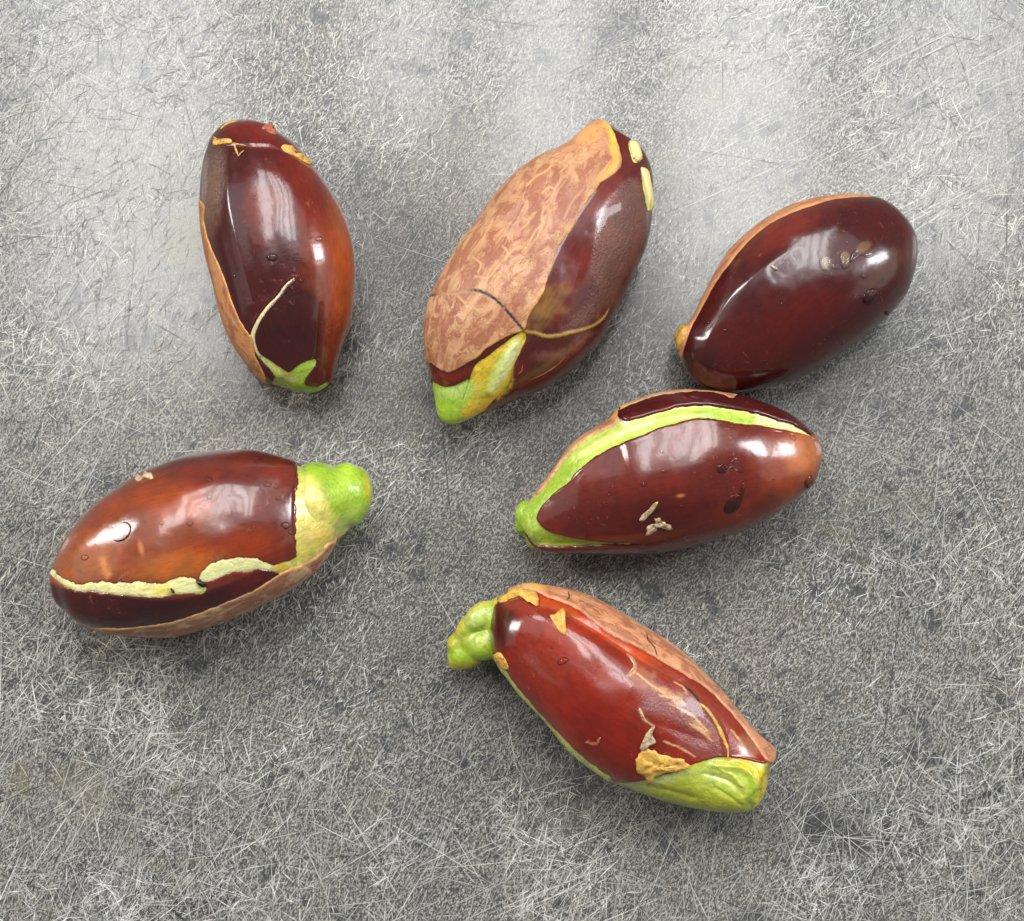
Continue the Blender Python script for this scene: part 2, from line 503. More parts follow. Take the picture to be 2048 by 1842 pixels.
def scratches(parent):
    # fine burrs all over, longer and straighter towards the edges of the view
    n = 150000
    P = np.stack([RNG.uniform(-350, 2400, n), RNG.uniform(-350, 2200, n)], 1)
    patch = fbm(P / 230, 21)
    keep = RNG.uniform(0, 1, n) < (0.66 + 0.8 * patch) * (0.25 + 0.75 * sstep(fbm(P / 42, 91), -0.45, 0.05))
    P = P[keep]; patch = patch[keep]; n = len(P)
    edge = np.clip(0.75 * sstep(-P[:, 0], -700, 0) + 0.8 * sstep(P[:, 1], 1250, 1700) + 0.35 * sstep(P[:, 0], 1650, 1950) + 0.4 * fbm(P / 350, 55), 0, 1)
    main = np.radians(60) + 0.35 * fbm(P / 300, 41)
    ang = np.where(RNG.uniform(0, 1, n) < 0.2 + edge * 0.65, RNG.uniform(0, math.pi, n), main + RNG.normal(0, 0.42, n))
    L = (5 + 9 * RNG.exponential(1, n)) * (1 + 2.2 * edge); L = np.minimum(L, 170)
    W = RNG.uniform(0.8, 1.6, n)
    v = RNG.uniform(0.24, 0.74, n) * (1 + 0.6 * patch)
    dark = RNG.uniform(0, 1, n) < 0.42
    v = np.where(dark, RNG.uniform(0.02, 0.06, n), v)
    warm = fbm(P / 420, 77)[:, None]
    col = v[:, None] * (np.array([1.0, 0.975, 0.89]) + warm * np.array([0.05, 0.0, -0.08]))
    ribbons(P, ang, L, W, np.clip(col, 0, 1), RNG.normal(0, 0.07, n), 'fine_scratches', parent)
    # long hair-thin cuts
    n = 7000
    P = np.stack([RNG.uniform(-350, 2400, n), RNG.uniform(-350, 2200, n)], 1)
    wgt = 0.07 + 0.55 * sstep(-P[:, 0], -500, 0) + 0.75 * sstep(P[:, 1], 1350, 1750) + 0.3 * sstep(P[:, 0], 1700, 2000)
    P = P[RNG.uniform(0, 1, n) < wgt]; n = len(P)
    ang = np.where(RNG.uniform(0, 1, n) < 0.5, np.radians(62) + RNG.normal(0, 0.4, n), RNG.uniform(0, math.pi, n))
    L = RNG.uniform(60, 300, n); W = RNG.uniform(0.7, 1.5, n)
    v = np.where(RNG.uniform(0, 1, n) < 0.2, 0.04, RNG.uniform(0.28, 0.62, n))
    ribbons(P, ang, L, W, v[:, None] * np.array([1.0, 0.97, 0.88]), RNG.normal(0, 0.06, n), 'long_scratches', parent, 6)
    # parallel knife scores at the upper right, and at the bottom centre
    S = []
    for i in range(60):
        cx = RNG.uniform(1380, 2040); cy = RNG.uniform(20, 450)
        S.append((cx, cy, math.radians(28 + RNG.normal(0, 1.8)), RNG.uniform(60, 330), RNG.uniform(1.4, 2.6), RNG.uniform(0.34, 0.52)))
    for i in range(16):
        S.append((RNG.uniform(820, 1300), RNG.uniform(1640, 1810), math.radians(24 + RNG.normal(0, 3)), RNG.uniform(100, 300), 1.6, RNG.uniform(0.35, 0.55)))
    for x0, y0, x1, y1, wd, vv in ((1805, 1140, 1745, 1540, 2.4, 0.035), (2032, 350, 2025, 520, 2.4, 0.04), (1980, 380, 1950, 640, 1.8, 0.05),
                                   (390, 1560, 410, 1780, 2, 0.04), (345, 1650, 335, 1560, 2, 0.05), (880, 820, 905, 1060, 2, 0.05),
                                   (0, 1358, 130, 1372, 2.2, 0.06), (1910, 0, 1935, 45, 3, 0.6), (230, 1560, 90, 1800, 2.0, 0.5),
                                   (340, 130, 385, 290, 2.2, 0.07), (255, 400, 320, 200, 2, 0.4), (205, 150, 190, 270, 2.2, 0.55),
                                   (1830, 1842, 1990, 1640, 2.4, 0.5), (1660, 1720, 1710, 1790, 3, 0.5), (1560, 1620, 1640, 1720, 2.6, 0.5), (300, 640, 370, 680, 2.4, 0.06),
                                   (345, 1790, 420, 1850, 4, 0.03)):
        S.append(((x0 + x1) / 2, (y0 + y1) / 2, math.atan2(-(y1 - y0), x1 - x0), math.hypot(x1 - x0, y1 - y0), wd, vv))
    S = np.array(S)
    ribbons(S[:, :2], S[:, 2], S[:, 3], S[:, 4], S[:, 5:6] * np.array([1, 0.97, 0.88]), RNG.normal(0, 0.06, len(S)), 'knife_scores', parent, 8)


# ------------------------------------------------------------------ seeds
class Seed:
    def __init__(s, crop, outline, axis, ratio, label, bumps=(), NS=250, NT=170, NB=44, box=2.25, wob=0.5, lift=0.0):
        s.ox, s.oy, s.k = crop
        s.seedn = int(s.ox)
        o = smooth_closed(outline, 6)
        # centre height from the half width across the axis
        A, B = np.array(axis[0], float), np.array(axis[1], float)
        d = (B - A) / np.linalg.norm(B - A); n = np.array([-d[1], d[0]])
        wid = (o @ n).max() - (o @ n).min()
        s.h = 0.5 * wid * s.k * PX * ratio * 0.97 + lift
        W = at(*s.full(o).T, s.h)[:, :2]
        pa = at(*s.full(np.array([A, B])).T, s.h)[:, :2]
        d = pa[1] - pa[0]; d /= np.linalg.norm(d); n = np.array([-d[1], d[0]])
        s.d, s.n = d, n
        u = W @ d; v = W @ n
        u0, u1 = u.min(), u.max()
        th = np.linspace(0, math.pi, NS)
        us = u0 + (u1 - u0) * (0.5 - 0.5 * np.cos(th)); us[0] += 1e-7; us[-1] -= 1e-7
        lo = np.zeros(NS); hi = np.zeros(NS)
        un = np.roll(u, -1); vn = np.roll(v, -1)
        for i, q in enumerate(us):
            m = (u - q) * (un - q) <= 0
            t = (q - u[m]) / (un[m] - u[m] + 1e-15)
            x = v[m] + (vn[m] - v[m]) * t
            lo[i], hi[i] = x.min(), x.max()
        c = (lo + hi) / 2; hw = (hi - lo) / 2
        s.loc = np.array([*(d * (u0 + u1) / 2 + n * c[NS // 2]), 0.0]); s.rot = math.atan2(d[1], d[0])
        tt = np.concatenate([np.linspace(-math.pi / 2, math.pi / 2, NT, endpoint=False), np.linspace(math.pi / 2, 3 * math.pi / 2, NB, endpoint=False)])
        s.NS, s.NR = NS, len(tt)
        T, U = np.meshgrid(tt, us); Cc = c[:, None]; HW = hw[:, None]
        e = 2 / box
        sx = np.sign(np.sin(T)) * np.abs(np.sin(T)) ** e; cz = np.sign(np.cos(T)) * np.abs(np.cos(T)) ** e
        # spread the samples evenly again after the box exponent
        H = HW * ratio
        cap = s.h * 1.0
        P = np.zeros(T.shape + (3,))
        lat = Cc + HW * sx
        P[..., :2] = U[..., None] * d + lat[..., None] * n
        P[..., 2] = s.h + np.where(cz < 0, np.maximum(H * cz, -cap), H * cz)
        s.P0 = P
        # low frequency unevenness
        nr = s.normals(P)
        fl = P.reshape(-1, 3)
        dn = (fbm(fl * 110, s.seedn, 2) * 0.00045 * wob).reshape(T.shape)
        end = np.clip(np.sin(th) * 3, 0, 1)[:, None]
        P = P + nr * (dn * end * (cz > -0.2))[..., None]
        # where each vertex lies in the photo (continued outwards below the equator)
        Q = project(P.reshape(-1, 3)).reshape(T.shape + (2,))
        eqr = np.zeros_like(P); eqr[..., :2] = U[..., None] * d + (Cc + HW * np.where(np.sin(T) >= 0, 1, -1))[..., None] * n; eqr[..., 2] = s.h
        Qe = project(eqr.reshape(-1, 3)).reshape(T.shape + (2,))
        dp = np.array([n[0], -n[1]])
        ext = np.where(np.sin(T) >= 0, 1, -1) * HW * (math.pi / 2 - np.abs(math.pi - T)) / PX
        below = (T > math.pi / 2)
        Q = np.where(below[..., None], Qe + dp * ext[..., None], Q)
        s.Q = (Q.reshape(-1, 2) - [s.ox, s.oy]) / s.k
        # modelled dents, ridges and grooves (heights in mm)
        off = np.zeros(len(s.Q))
        for shp, hgt, soft in bumps:
            off += hgt * 0.001 * sstep(sd_of(s.Q, shp), -soft, soft)
        P = P + nr * (off.reshape(T.shape) * end)[..., None]
        s.P = P; s.nr = s.normals(P); s.end = end
        s.emp = bpy.data.objects.new('seed', None); COL.objects.link(s.emp)
        s.emp.location = s.loc; s.emp.rotation_euler = (0, 0, s.rot); s.emp.empty_display_size = 0.01
        s.emp['label'] = label; s.emp['category'] = 'seed'; s.emp['group'] = 'split seeds spread over the grey worktop'
        F = s.faces()
        s.bvh = BVHTree.FromPolygons([tuple(p) for p in P.reshape(-1, 3)], [tuple(f) for f in F.tolist()])

    def full(s, q):
        q = np.asarray(q, float)
        return np.stack([s.ox + q[..., 0] * s.k, s.oy + q[..., 1] * s.k], -1)

    def normals(s, P):
        du = np.gradient(P, axis=0)
        dv = np.roll(P, -1, 1) - np.roll(P, 1, 1)
        du[0] = du[1]; du[-1] = du[-2]; dv[0] = dv[1]; dv[-1] = dv[-2]
        n = np.cross(du, dv)
        L = np.linalg.norm(n, axis=2, keepdims=True)
        n = n / np.maximum(L, 1e-20)
        mid = n[P.shape[0] // 2, 80]
        if mid[2] < 0: n = -n
        return n

    def faces(s):
        i, j = np.meshgrid(np.arange(s.NS - 1), np.arange(s.NR), indexing='ij')
        j2 = (j + 1) % s.NR
        F = np.stack([i * s.NR + j, i * s.NR + j2, (i + 1) * s.NR + j2, (i + 1) * s.NR + j], -1).reshape(-1, 4)
        return F[:, ::-1] if s.flip() else F

    def flip(s):
        return False

    def layer(s, name, mat, base, paints, reg=None, t=0.15, edge=6, rag=2.0, ragf=0.05, label=None, dry=(), rim=None, relief=(), lip=0.0, sd_cut=None):
        """a skin laid over the kernel: stands t mm proud inside its region and dives under at the edge"""
        Q = s.Q
        if reg is None:
            sd = np.full(len(Q), 1e6)
        else:
            sd = region(Q, reg, rag, ragf, s.seedn + len(name))
        off = (t * 0.001) * (2 * sstep(sd, -edge, edge) - 1) if reg is not None else np.zeros(len(Q)) + t * 0.001
        if reg is None and t < 0: off[:] = t * 0.001
        if lip: off += lip * 0.001 * np.exp(-((sd - edge * 1.5) / (edge * 1.2)) ** 2)
        for shp, hgt, soft in relief:
            off += hgt * 0.001 * sstep(sd_of(Q, shp), -soft, soft)
        V = (s.P + s.nr * (off.reshape(s.P.shape[:2]) )[..., None]).reshape(-1, 3)
        F = s.faces()
        ok = sd > -edge * 1.2 - 3
        F = F[ok[F].any(1)]
        col = paint(Q, base, paints, s.seedn)
        dr = np.zeros(len(Q))
        for shp, a, soft in dry: dr = np.maximum(dr, a * sstep(sd_of(Q, shp), -soft, soft))
        A = {'col': col, 'dry': dr}
        rr = np.zeros(len(Q))
        if rim:
            rgb, wd = rim
            m = 1 - sstep(sd, wd * 0.5, wd * 1.6)
            m = m * (0.6 + 0.5 * fbm(Q * 0.02, 9))
            m = np.clip(m, 0, 1)
            col[:] = col * (1 - m[:, None]) + np.array(rgb) * m[:, None]; rr = m
            for p in paints:
                if len(p) > 5: rr = np.maximum(rr, sstep(sd_of(Q, p[0]), -p[2], p[2]))
        A['rim'] = rr
        used = np.unique(F); mp = np.full(len(V), -1); mp[used] = np.arange(len(used))
        o = make_mesh(name, V[used], mp[F], mat, s.emp, {k: v[used] for k, v in A.items()}, origin=s.loc, rot=s.rot)
        if label: o['label'] = label
        return o

    def hit(s, q):
        f = s.full(q)
        g = at(f[0], f[1], 0.0)
        dr = Vector(g - CAMP).normalized()
        loc, nn, i, dd = s.bvh.ray_cast(Vector(CAMP), dr)
        if loc is None: return None
        if nn.dot(dr) > 0: nn = -nn
        return np.array(loc), np.array(nn)

    def pad(s, name, pts, mat, hgt, off=0.15, prof='dome', rag=0.0, parent=True, curl=0.0, nring=6, seed=0, col=None, label=None):
        """a thin solid lying on the skin with the given outline (drops, flakes, crumbs)"""
        p = smooth_closed(pts, 3)
        c = p.mean(0)
        n = len(p)
        if rag: p = c + (p - c) * (1 + rag * fbm(p * 0.11, seed + 3)[:, None])
        top = []; bot = []
        h0 = s.hit(c)
        if h0 is None: return None
        base_r = np.sqrt(((p - c) ** 2).sum(1)).mean()
        for r in np.linspace(1, 0.0, nring + 1)[:-1]:
            for q in c + (p - c) * r:
                h = s.hit(q) or h0
                if prof == 'dome': z = hgt * math.sqrt(max(0, 1 - r ** 2.2))
                elif prof == 'flat': z = hgt * min(1.0, (1 - r) * 4 + 0.15)
                else:
                    z = hgt * (0.6 + 0.8 * noise3(np.array([q * 0.045]), seed)[0] + 0.3 * noise3(np.array([q * 0.15]), seed)[0]) * min(1, (1 - r) * 3 + 0.35)
                lift = curl * max(0.0, ((q - c) @ np.array([1.0, -0.6])) / base_r + 0.2)
                top.append(h[0] + h[1] * (off + z + lift) * 0.001)
                bot.append(h[0] + h[1] * (off - 0.05 + (lift * 0.95 if curl else -0.1)) * 0.001)
        h = h0
        zc = {'dome': hgt, 'flat': hgt}.get(prof, hgt * 0.8)
        V = top + [h[0] + h[1] * (off + zc + curl * 0.2) * 0.001] + bot + [h[0] + h[1] * (off - 0.1) * 0.001]
        nt_ = len(top) + 1
        F3 = []
        for lay, o0 in ((0, 0), (1, nt_)):
            for rI in range(nring - 1):
                for i in range(n):
                    a = o0 + rI * n + i; b = o0 + rI * n + (i + 1) % n
                    q = (a, b, b + n, a + n)
                    q = q if lay == 0 else q[::-1]
                    F3 += [(q[0], q[1], q[2]), (q[0], q[2], q[3])]
            for i in range(n):
                a = o0 + (nring - 1) * n + i; b = o0 + (nring - 1) * n + (i + 1) % n
                t3 = (a, b, o0 + nring * n)
                F3.append(t3 if lay == 0 else t3[::-1])
        for i in range(n):
            a, b = i, (i + 1) % n
            F3 += [(a, nt_ + a, nt_ + b), (a, nt_ + b, b)]
        V = np.array(V)
        if parent:
            o = make_mesh(name, V, F3, mat, s.emp, origin=s.loc, rot=s.rot)
        else:
            loc = V.mean(0)
            o = make_mesh(name, V, F3, mat, origin=loc); o.location = loc
        import bmesh
        bm = bmesh.new(); bm.from_mesh(o.data); bmesh.ops.recalc_face_normals(bm, faces=bm.faces); bm.to_mesh(o.data); bm.free()
        if label: o['label'] = label
        return o

    def drop(s, x, y, r, r2=None, hgt=None, seed=0, off=0.12):
        r2 = r2 or r
        an = np.linspace(0, 2 * math.pi, 9)[:-1]
        k = 1 + 0.18 * np.array([noise3(np.array([[math.cos(a) * 1.3 + x * .1, math.sin(a) * 1.3 + y * .1]]), 4)[0] for a in an])
        s.pad('water_drop', np.stack([x + np.cos(an) * r * k, y + np.sin(an) * r2 * k], 1), M_WATER, hgt or min(r, r2) * s.k * PX * 1000 * 0.8, off, nring=4)

    def thread(s, name, pts, rad, mat, off=0.12, parent=None, label=None, taper=True):
        p = smooth_open(pts, 5)
        V = []; F = []; ns = 6
        pos = []
        for q in p:
            h = s.hit(q)
            if h is None: continue
            pos.append((h[0] + h[1] * off * 0.001, h[1]))
        m = len(pos)
        for i, (P, nn) in enumerate(pos):
            t = pos[min(i + 1, m - 1)][0] - pos[max(i - 1, 0)][0]; t /= np.linalg.norm(t) + 1e-12
            b = np.cross(t, nn); b /= np.linalg.norm(b) + 1e-12
            r = rad * 0.001 * ((0.25 + 0.75 * math.sin(math.pi * i / (m - 1)) ** 0.6) if taper else 1)
            r *= 1 + 0.35 * noise3(np.array([[i * 0.8, 3.0]]), s.seedn)[0]
            for a in np.linspace(0, 2 * math.pi, ns, endpoint=False):
                V.append(P + (b * math.cos(a) + nn * math.sin(a) * 0.7) * r)
        for i in range(m - 1):
            for j in range(ns):
                a = i * ns + j; b = i * ns + (j + 1) % ns
                F.append((a, b, b + ns, a + ns))
        o = make_mesh(name, V, F, mat, s.emp, origin=s.loc, rot=s.rot)
        if label: o['label'] = label
        return o


def lobes(seed, name, parts, base, paints, label=None, voxel=0.00028):
    """a fleshy stub grown from several overlapping lobes: (x, y, z mm, rx, ry, rz in crop px, angle)"""
    V = []; F = []
    for (x, y, z, rx, ry, rz, an) in parts:
        f = seed.full(np.array([x, y])); c = at(f[0], f[1], z * 0.001)
        k = seed.k * PX; a = -math.radians(an); n0 = len(V)
        NU, NV = 28, 18
        for i in range(NV + 1):
            ph = math.pi * i / NV
            for j in range(NU):
                th = 2 * math.pi * j / NU
                q = np.array([math.sin(ph) * math.cos(th) * rx, math.sin(ph) * math.sin(th) * ry, math.cos(ph) * rz]) * k
                V.append(c + np.array([q[0] * math.cos(a) - q[1] * math.sin(a), q[0] * math.sin(a) + q[1] * math.cos(a), q[2]]))
        for i in range(NV):
            for j in range(NU):
                a0 = n0 + i * NU + j; b0 = n0 + i * NU + (j + 1) % NU
                F.append((a0, a0 + NU, b0 + NU, b0))
    tmp = make_mesh(name, V, F, M_FLESH)
    md = tmp.modifiers.new('r', 'REMESH'); md.mode = 'VOXEL'; md.voxel_size = voxel
    md2 = tmp.modifiers.new('s', 'SMOOTH'); md2.factor = 0.5; md2.iterations = 16
    dg = bpy.context.evaluated_depsgraph_get()
    ev = tmp.evaluated_get(dg); me = ev.to_mesh()
    nv = len(me.vertices); co = np.zeros(nv * 3, np.float32); me.vertices.foreach_get('co', co); co = co.reshape(-1, 3).astype(float)
    no = np.zeros(nv * 3, np.float32); me.vertices.foreach_get('normal', no); no = no.reshape(-1, 3)
    Fq = [tuple(p.vertices) for p in me.polygons if len(p.vertices) == 4]
    ev.to_mesh_clear(); old = tmp.data; bpy.data.objects.remove(tmp); bpy.data.meshes.remove(old)
    co = co + no * (0.00013 * fbm(co * 420, 3))[:, None]
    co[:, 2] = np.maximum(co[:, 2], 0.00006)
    Q = (project(co) - [seed.ox, seed.oy]) / seed.k
    col = paint(Q, base, paints, 3)
    o = make_mesh(name, co, Fq, M_FLESH, seed.emp, {'col': col}, origin=seed.loc, rot=seed.rot)
    if label: o['label'] = label
    return o


# colours (linear)
MAROON = (0.052, 0.008, 0.008)
DARK = (0.032, 0.006, 0.006)
RED = (0.130, 0.014, 0.008)
RUST = (0.22, 0.040, 0.012)
ORANGE = (0.40, 0.085, 0.014)
TAN = (0.58, 0.27, 0.13)
GREEN = (0.30, 0.47, 0.035)
LIME = (0.38, 0.53, 0.07)
PALE = (0.66, 0.68, 0.26)
CREAM = (0.78, 0.74, 0.40)
YEL = (0.76, 0.52, 0.05)
GOLD = (0.74, 0.36, 0.04)

wt = worktop()
scratches(wt)

# ---- seed with the thin pale crack
o1 = [(300, 75), (400, 82), (500, 110), (570, 160), (650, 220), (745, 330), (850, 480), (940, 650), (1000, 860), (1008, 1050), (985, 1280), (930, 1450), (885, 1590), (860, 1680), (800, 1730), (740, 1745), (660, 1738), (600, 1715), (540, 1695), (470, 1670), (360, 1560), (260, 1420), (195, 1240), (150, 1060), (110, 900), (82, 700), (75, 540), (90, 360), (120, 240), (150, 170), (210, 100)]
s1 = Seed((380, 220, 0.324), o1, ((300, 75), (720, 1745)), 0.92,
          'glossy dark brown seed with a thin cream crack near its small green lower tip',
          bumps=[(('s', [(245, 300, 10), (250, 600, 14), (330, 950, 16), (400, 1200, 10)]), 0.30, 60),
                 (('s', [(180, 215, 8), (350, 225, 6), (560, 240, 8), (730, 340, 8)]), -0.22, 14),
                 (('s', [(810, 1200, 6), (795, 1400, 8), (770, 1560, 8)]), -0.25, 22),
                 (('b', (610, 1420, 200, 260, 0)), 0.10, 60)], NS=360, NT=230)
crack1 = [(640, 1040, 4), (590, 1085, 5), (545, 1150, 6), (490, 1205, 8), (450, 1260, 10), (420, 1310, 11), (390, 1385, 12), (400, 1450, 9), (430, 1510, 10), (510, 1580, 22), (570, 1640, 40), (640, 1700, 60)]
def wider(st, d):
    return [(p[0], p[1], p[2] + d) for p in st]


green1 = [(600, 1625), (690, 1560), (778, 1538), (770, 1580), (722, 1640), (710, 1695), (790, 1705), (860, 1685), (900, 1850), (560, 1850), (500, 1720), (530, 1640), (560, 1600)]
scar1 = [(78, 560), (95, 680), (120, 790), (165, 900), (225, 1040), (265, 1170), (325, 1310), (390, 1405), (408, 1490), (450, 1590), (485, 1680), (470, 1800), (-200, 1800), (-200, 500)]
s1.layer('kernel', M_FLESH, LIME, [(('s', wider(crack1[:9], 22)), (0.74, 0.60, 0.38), 14, 1), (('b', (740, 1720, 120, 60, 0)), GREEN, 30, 0.9), (('s', [(440, 1520, 14), (560, 1620, 20), (640, 1660, 26)]), PALE, 16, 0.9)],
         t=0.0, relief=[(('s', crack1[:9]), 0.12, 8)])
s1.layer('skin', M_SKIN, MAROON, [
    (('b', (880, 900, 160, 700, -8)), RUST, 120, 0.9, 30), (('b', (700, 480, 230, 250, 30)), RED, 90, 0.8, 30), (('b', (960, 950, 70, 500, -5)), ORANGE, 60, 0.5, 20),
    (('b', (430, 620, 80, 230, -12)), RED, 50, 0.7, 20), (('b', (400, 140, 200, 80, 15)), RED, 50, 0.8, 20), (('p', [(380, 1420), (590, 1090), (800, 1200), (800, 1540), (600, 1620)]), DARK, 30, 0.8),
    (('b', (150, 480, 60, 250, 5)), (0.13, 0.07, 0.04), 40, 0.7, 20), (('s', [(160, 205, 3), (340, 228, 3), (550, 238, 3)]), (0.3, 0.06, 0.04), 4, 0.8)],
    [('-', ('s', crack1)), ('-', ('p', green1))], t=0.17, edge=5, rag=2.5, ragf=0.06, dry=[(('b', (150, 450, 70, 260, 4)), 0.5, 40)], lip=0.05)
s1.layer('scar', M_SCAR, (0.60, 0.26, 0.09), [], [('+', ('p', scar1))], t=0.3, edge=7, rag=3, ragf=0.02, rim=(GOLD, 9))
s1.pad('peel_flake', [(150, 165), (168, 180), (230, 188), (262, 198), (262, 212), (215, 212), (160, 222), (146, 208)], M_YELLOW, 0.3, 0.15, 'rough', 0.1, curl=0.2)
s1.thread('peel_strand', [(255, 200), (275, 225), (290, 260), (300, 290)], 0.11, M_YELLOW, 0.2)
s1.thread('peel_strand', [(300, 290), (315, 270), (335, 255)], 0.09, M_YELLOW, 0.2)
s1.thread('peel_strand', [(262, 205), (310, 215), (350, 222)], 0.08, M_YELLOW, 0.2)
s1.thread('peel_strand', [(192, 124), (215, 102), (250, 84), (310, 72)], 0.26, M_YELLOW, 0.1)
s1.pad('peel_flake', [(556, 228), (600, 226), (650, 248), (690, 275), (730, 315), (748, 345), (700, 325), (640, 290), (580, 262)], M_YELLOW, 0.35, 0.15, 'rough', 0.12)
s1.pad('peel_flake', [(440, 120), (480, 95), (520, 108), (535, 140), (525, 160), (480, 142)], M_PINK, 0.5, 0.1, 'rough', 0.1)
for x, y, r in ((325, 845, 14), (508, 908, 34), (655, 925, 18), (680, 1052, 20), (293, 985, 10), (280, 1025, 12), (720, 835, 12), (855, 1585, 15), (942, 1125, 16), (938, 1268, 8), (845, 1385, 8), (620, 1098, 12), (795, 797, 26), (400, 525, 12)):
    s1.drop(x, y, r, r * 0.7)

veins2 = [[(735, 560, 4), (722, 620, 6), (728, 655, 6), (690, 690, 5), (650, 760, 5), (612, 815, 4)], [(725, 480, 4), (770, 445, 6), (800, 470, 5), (778, 500, 4)],
          [(620, 520, 4), (645, 545, 6), (615, 610, 5), (650, 640, 5), (600, 690, 4)], [(500, 780, 4), (535, 830, 6), (470, 900, 5), (420, 960, 5), (350, 950, 4)],
          [(870, 330, 5), (800, 300, 5), (760, 350, 5), (690, 390, 5), (640, 440, 4)], [(1010, 270, 5), (950, 260, 5), (890, 300, 5), (830, 360, 4)], [(985, 430, 4), (900, 520, 5), (850, 620, 4)],
          [(330, 840, 4), (380, 880, 5), (365, 930, 4)], [(250, 1060, 4), (300, 1120, 5), (280, 1200, 4)], [(620, 830, 4), (700, 720, 4), (740, 640, 4)]]
# ---- large seed with the broad tan patch
o2 = [(1050, 68), (1130, 112), (1220, 190), (1290, 250), (1330, 340), (1342, 450), (1338, 600), (1310, 750), (1260, 880), (1200, 1010), (1120, 1160), (1040, 1310), (930, 1430), (800, 1530), (650, 1610), (520, 1660), (400, 1712), (300, 1758), (220, 1785), (165, 1775), (130, 1730), (105, 1620), (93, 1540), (75, 1440), (70, 1300), (85, 1150), (130, 1010), (190, 890), (270, 760), (360, 650), (450, 520), (560, 400), (690, 300), (820, 230), (920, 175), (990, 110)]
scar2 = [(1040, 40), (1100, 85), (1150, 180), (1170, 260), (1165, 335), (1110, 385), (1045, 430), (1020, 480), (985, 520), (930, 605), (880, 700), (820, 780), (795, 850), (765, 930), (730, 1040), (690, 1110), (645, 1180), (618, 1255), (560, 1275), (480, 1310), (420, 1350), (345, 1415), (270, 1460), (200, 1492), (155, 1482), (110, 1450), (60, 1440), (-300, 1440), (-300, -100), (900, -200)]
green2 = [(60, 1535), (110, 1550), (160, 1572), (205, 1572), (262, 1548), (312, 1518), (345, 1450), (420, 1395), (500, 1335), (560, 1290), (622, 1258), (632, 1300), (602, 1370), (565, 1450), (542, 1540), (500, 1605), (440, 1655), (400, 1720), (330, 1950), (-100, 1950)]
crack2a = [(90, 1064, 4), (155, 1050, 4), (200, 1049, 4), (260, 1038, 4), (340, 1028, 5), (420, 1052, 6), (480, 1098, 5), (540, 1162, 7), (600, 1230, 5), (622, 1255, 4)]
crack2b = [(620, 1258, 8), (680, 1265, 8), (740, 1285, 9), (800, 1282, 9), (900, 1260, 7), (1000, 1228, 6), (1060, 1185, 5), (1095, 1130, 2)]
lump2 = [[(1240, 195, 26), (1262, 270, 30)], [(1300, 345, 18), (1318, 440, 22), (1335, 560, 16)]]
dry2 = [(1130, 500), (1250, 400), (1320, 560), (1295, 760), (1200, 950), (1100, 1100), (900, 1240), (830, 1225), (985, 1060), (1010, 900), (1050, 700)]
s2 = Seed((830, 220, 0.3516), o2, ((1180, 100), (200, 1780)), 0.88,
          'largest seed, its broad tan veined patch split by a dark crack',
          bumps=[(('s', [(1150, 350, 5), (980, 540, 5), (830, 780, 5), (720, 1060, 5), (620, 1250, 5)]), 0.28, 90),
                 (('b', (1000, 150, 100, 70, -30)), 0.35, 30), (('s', [(990, 700, 10), (900, 1000, 10), (760, 1200, 10)]), -0.15, 60),
                 (('s', [(620, 1300, 6), (560, 1440, 10), (540, 1560, 10), (480, 1640, 8)]), -0.2, 25),
                 (('s', [(120, 1500, 10), (220, 1540, 10), (330, 1480, 10)]), 0.18, 26)], NS=360, NT=240, wob=0.8)
s2.layer('kernel', M_FLESH, LIME, [
    (('p', [(340, 1440), (620, 1255), (630, 1320), (540, 1540), (400, 1720), (260, 1740), (330, 1600)]), YEL, 16, 0.95, 8),
    (('p', [(600, 1300), (590, 1370), (530, 1490), (460, 1590), (420, 1590), (440, 1500), (500, 1390), (550, 1320)]), (0.72, 0.76, 0.42), 18, 0.95, 5),
    (('s', [(500, 1400, 18), (420, 1560, 24), (340, 1640, 24)]), LIME, 30, 0.6, 10),
    (('b', (170, 1680, 80, 110, 20)), GREEN, 50, 0.9, 10), (('b', (240, 1590, 90, 40, -10)), (0.46, 0.60, 0.20), 30, 0.9),
    (('s', [(90, 1560, 8), (110, 1640, 6)]), YEL, 8, 0.9), (('b', (1270, 380, 80, 260, -10)), PALE, 10, 1)],
    t=0.0, relief=[(('s', [(560, 1340, 10), (480, 1500, 26), (430, 1600, 20)]), 0.3, 26), (('s', [(310, 1520, 3), (290, 1600, 3), (270, 1650, 2)]), -0.25, 7)])
s2.layer('skin', M_SKIN, (0.085, 0.013, 0.011), [
    (('b', (1040, 620, 110, 330, 30)), (0.16, 0.04, 0.035), 60, 0.7, 40), (('b', (900, 900, 60, 200, 30)), RED, 50, 0.8, 30), (('b', (740, 1130, 70, 120, 40)), (0.24, 0.14, 0.04), 50, 0.8, 40),
    (('p', dry2), (0.16, 0.075, 0.05), 50, 0.6, 40), (('s', [(700, 1400, 20), (850, 1380, 20), (980, 1270, 14)]), (0.22, 0.09, 0.07), 26, 0.7, 14),
    (('s', crack2b), (0.42, 0.26, 0.04), 5, 1, 3), (('b', (200, 1530, 160, 60, -12)), (0.11, 0.012, 0.004), 40, 0.9), (('b', (520, 1700, 160, 60, -20)), (0.2, 0.10, 0.03), 40, 0.7, 20),
    (('s', [(550, 1450, 6), (545, 1560, 6), (470, 1640, 8)]), YEL, 14, 0.7, 8)],
    [('-', ('p', green2)), ('-', ('s', lump2[0])), ('-', ('s', lump2[1]))], t=0.16, edge=5, rag=4, ragf=0.04,
    dry=[(('p', dry2), 0.85, 40), (('b', (800, 1350, 260, 120, -25)), 0.25, 60)], relief=[(('s', crack2b), 0.14, 6), (('s', [(700, 1290, 3), (560, 1510, 3)]), 0.1, 8)])
